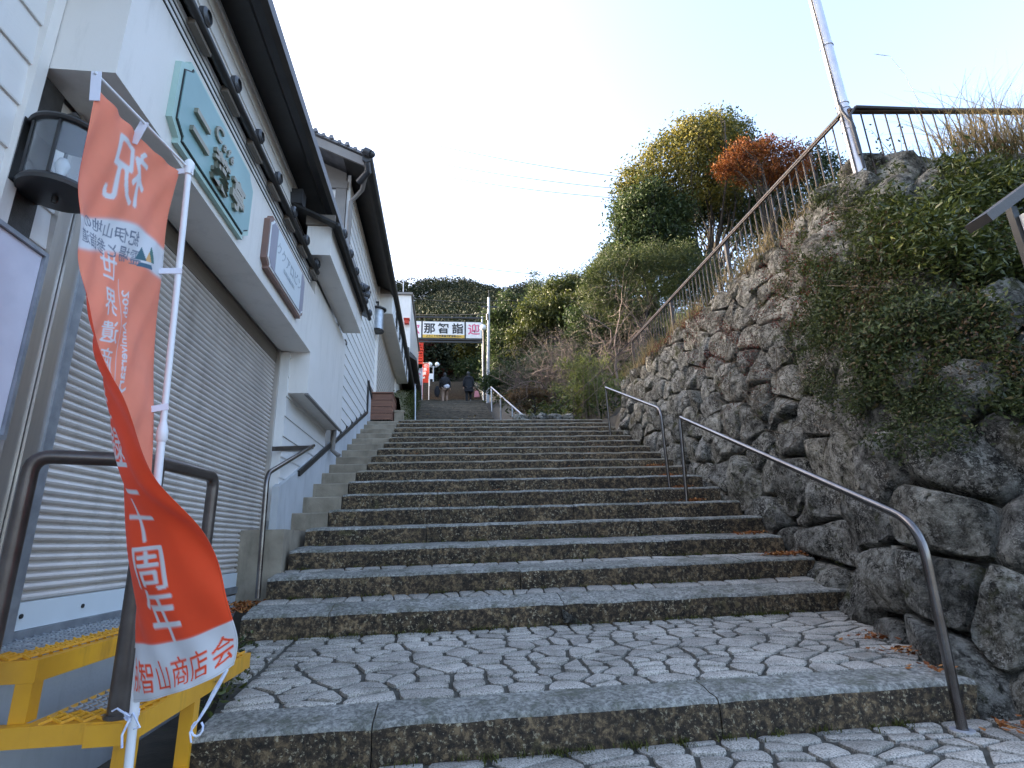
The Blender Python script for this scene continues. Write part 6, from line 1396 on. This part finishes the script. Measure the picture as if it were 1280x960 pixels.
# bare trees
def bare(label, base, H, spread, seed, mat='pinkbark', r=.06, lv=4):
    rs_ = np.random.default_rng(seed); t = thing('bare_tree', tuple(base), label, 'tree'); mb = MB(); mb2 = MB()
    def grow(p, d, ln, r_, k):
        n = 4; P = [p]; dd_ = d.copy()
        for i in range(n): dd_ = (dd_ + Vector(rs_.normal(size=3).tolist()) * .22 + Vector((0, 0, .02))).normalized(); P.append(P[-1] + dd_ * ln / n)
        (mb if k == 0 else mb2).tube(P, [r_ * (1 - .5 * i / n) for i in range(n + 1)], 5 if k < 2 else 3, False)
        if k >= lv: return
        for j in range(5 if k == 0 else (4 if k < 3 else 3)):
            q = P[rs_.integers(1, n + 1)]; nd = (dd_ * .75 + Vector(rs_.normal(size=3).tolist()) * spread * .62).normalized(); nd.z = nd.z * .7 + .06; grow(q, nd.normalized(), ln * rs_.uniform(.55, .85), r_ * .5, k + 1)
    for j in range(3): grow(Vector(base), Vector((rs_.normal() * .3, rs_.normal() * .2, 1)).normalized(), H * .42, r, 0)
    obj('trunk', mb, M[mat], t, smooth=True); obj('branches', mb2, M[mat], t)
b_ = aty(765, 475, 16.5); bare('pale leafless tree with a wide fan of pinkish twigs', (b_.x, 16.5, zg(b_.x, 16.5)), 4.6, 1.25, 4, r=.07, lv=5)
b_ = aty(700, 490, 18); bare('smaller leafless tree of pinkish twigs left of the larger bare tree', (b_.x, 18, zg(b_.x, 18)), 3.9, 1.3, 9, r=.05, lv=5)
print('trees', round(time.time() - T0, 1))

# wooded hill: one mass of crowns
rh = np.random.default_rng(5); CC = []; 
for _ in range(4200):
    y = rh.uniform(60, 156) if rh.uniform() < .8 else rh.uniform(140, 158); x = rh.uniform(-.42 * y, .75 * y) if rh.uniform() < .35 else rh.uniform(-.26 * y, .40 * y)
    if y < 63 and abs(x) < 4: continue
    CC.append((x, y, zg(x, y)))
for _ in range(420): y = rh.uniform(61, 84); x = rh.uniform(-14, 22); CC.append((x, y, zg(x, y) - 1.0))
for _ in range(500): y = rh.uniform(125, 160); x = rh.uniform(-60, 6); CC.append((x, y, zg(x, y) + 1.5 + max(0, min(6.5, (3 - x) * .5))))
CC = np.array(CC); n = len(CC); Rr = rh.uniform(1.6, 3.4, n); Hh = rh.uniform(1.0, 1.9, n); con = rh.uniform(size=n) < .3
per = 120; d = rh.normal(size=(n * per, 3)); d /= np.linalg.norm(d, axis=1)[:, None]; d[:, 2] = np.abs(d[:, 2]) * 1.0 - .25
rep = np.repeat(np.arange(n), per); cr_ = con[rep]; h01 = rh.uniform(0, 1, n * per) ** 1.5
P = CC[rep] + d * Rr[rep][:, None] * np.stack([np.where(cr_, (1 - h01) * .75, .8 + .3 * rh.uniform(size=n * per))] * 2 + [np.ones(n * per)], 1) * np.array([1, 1, 0])
P[:, 2] += np.where(cr_, 1 + h01 * Rr[rep] * 2.0, 2.0 + (d[:, 2] * Rr[rep] * Hh[rep] * .8 + Rr[rep]))
tn = (np.repeat(rh.uniform(0, 1, n), per) * .75 + rh.uniform(0, .25, n * per))
V, F = leafquads(P, .24, rh, .3, .55)
o = place('wooded_hill', np_mesh('wooded_hill', V, F, G['hill'], tn), None, (0, 0, 0)); props(o, 'densely wooded dark green hill closing the view above the steps', 'woods', None, 'stuff')
# undergrowth on the slope right of the steps
C = []
for _ in range(3200):
    y = rh.uniform(14.6, 60); x = rh.uniform(2.8 if y < 31 else 4.0, 3 + y * .75)
    C.append((x, y, zg(x, y) + rh.uniform(0, .9) * min(1, (x - 2.3) / 2)))
for _ in range(900):
    y = rh.uniform(26, 60); x = -rh.uniform(2.6 + (y - 26) * .06, 9); C.append((x, y, zg(x, y) + rh.uniform(0, 1.4)))
C = np.array(C); P = np.repeat(C, 26, 0) + rh.normal(size=(len(C) * 26, 3)) * np.array([.32, .32, .28]); tn = np.repeat(rh.uniform(0, 1, len(C)), 26)
V, F = leafquads(P, .085, rh, .3, .4); o = place('undergrowth', np_mesh('undergrowth', V, F, G['mid'], tn), None, (0, 0, 0)); props(o, 'tangled green undergrowth on the slope right of the upper steps', 'undergrowth', None, 'stuff')
print('done', round(time.time() - T0, 1), 'objects', len(bpy.data.objects), 'tris', sum(len(m.polygons) for m in bpy.data.meshes) * 2)
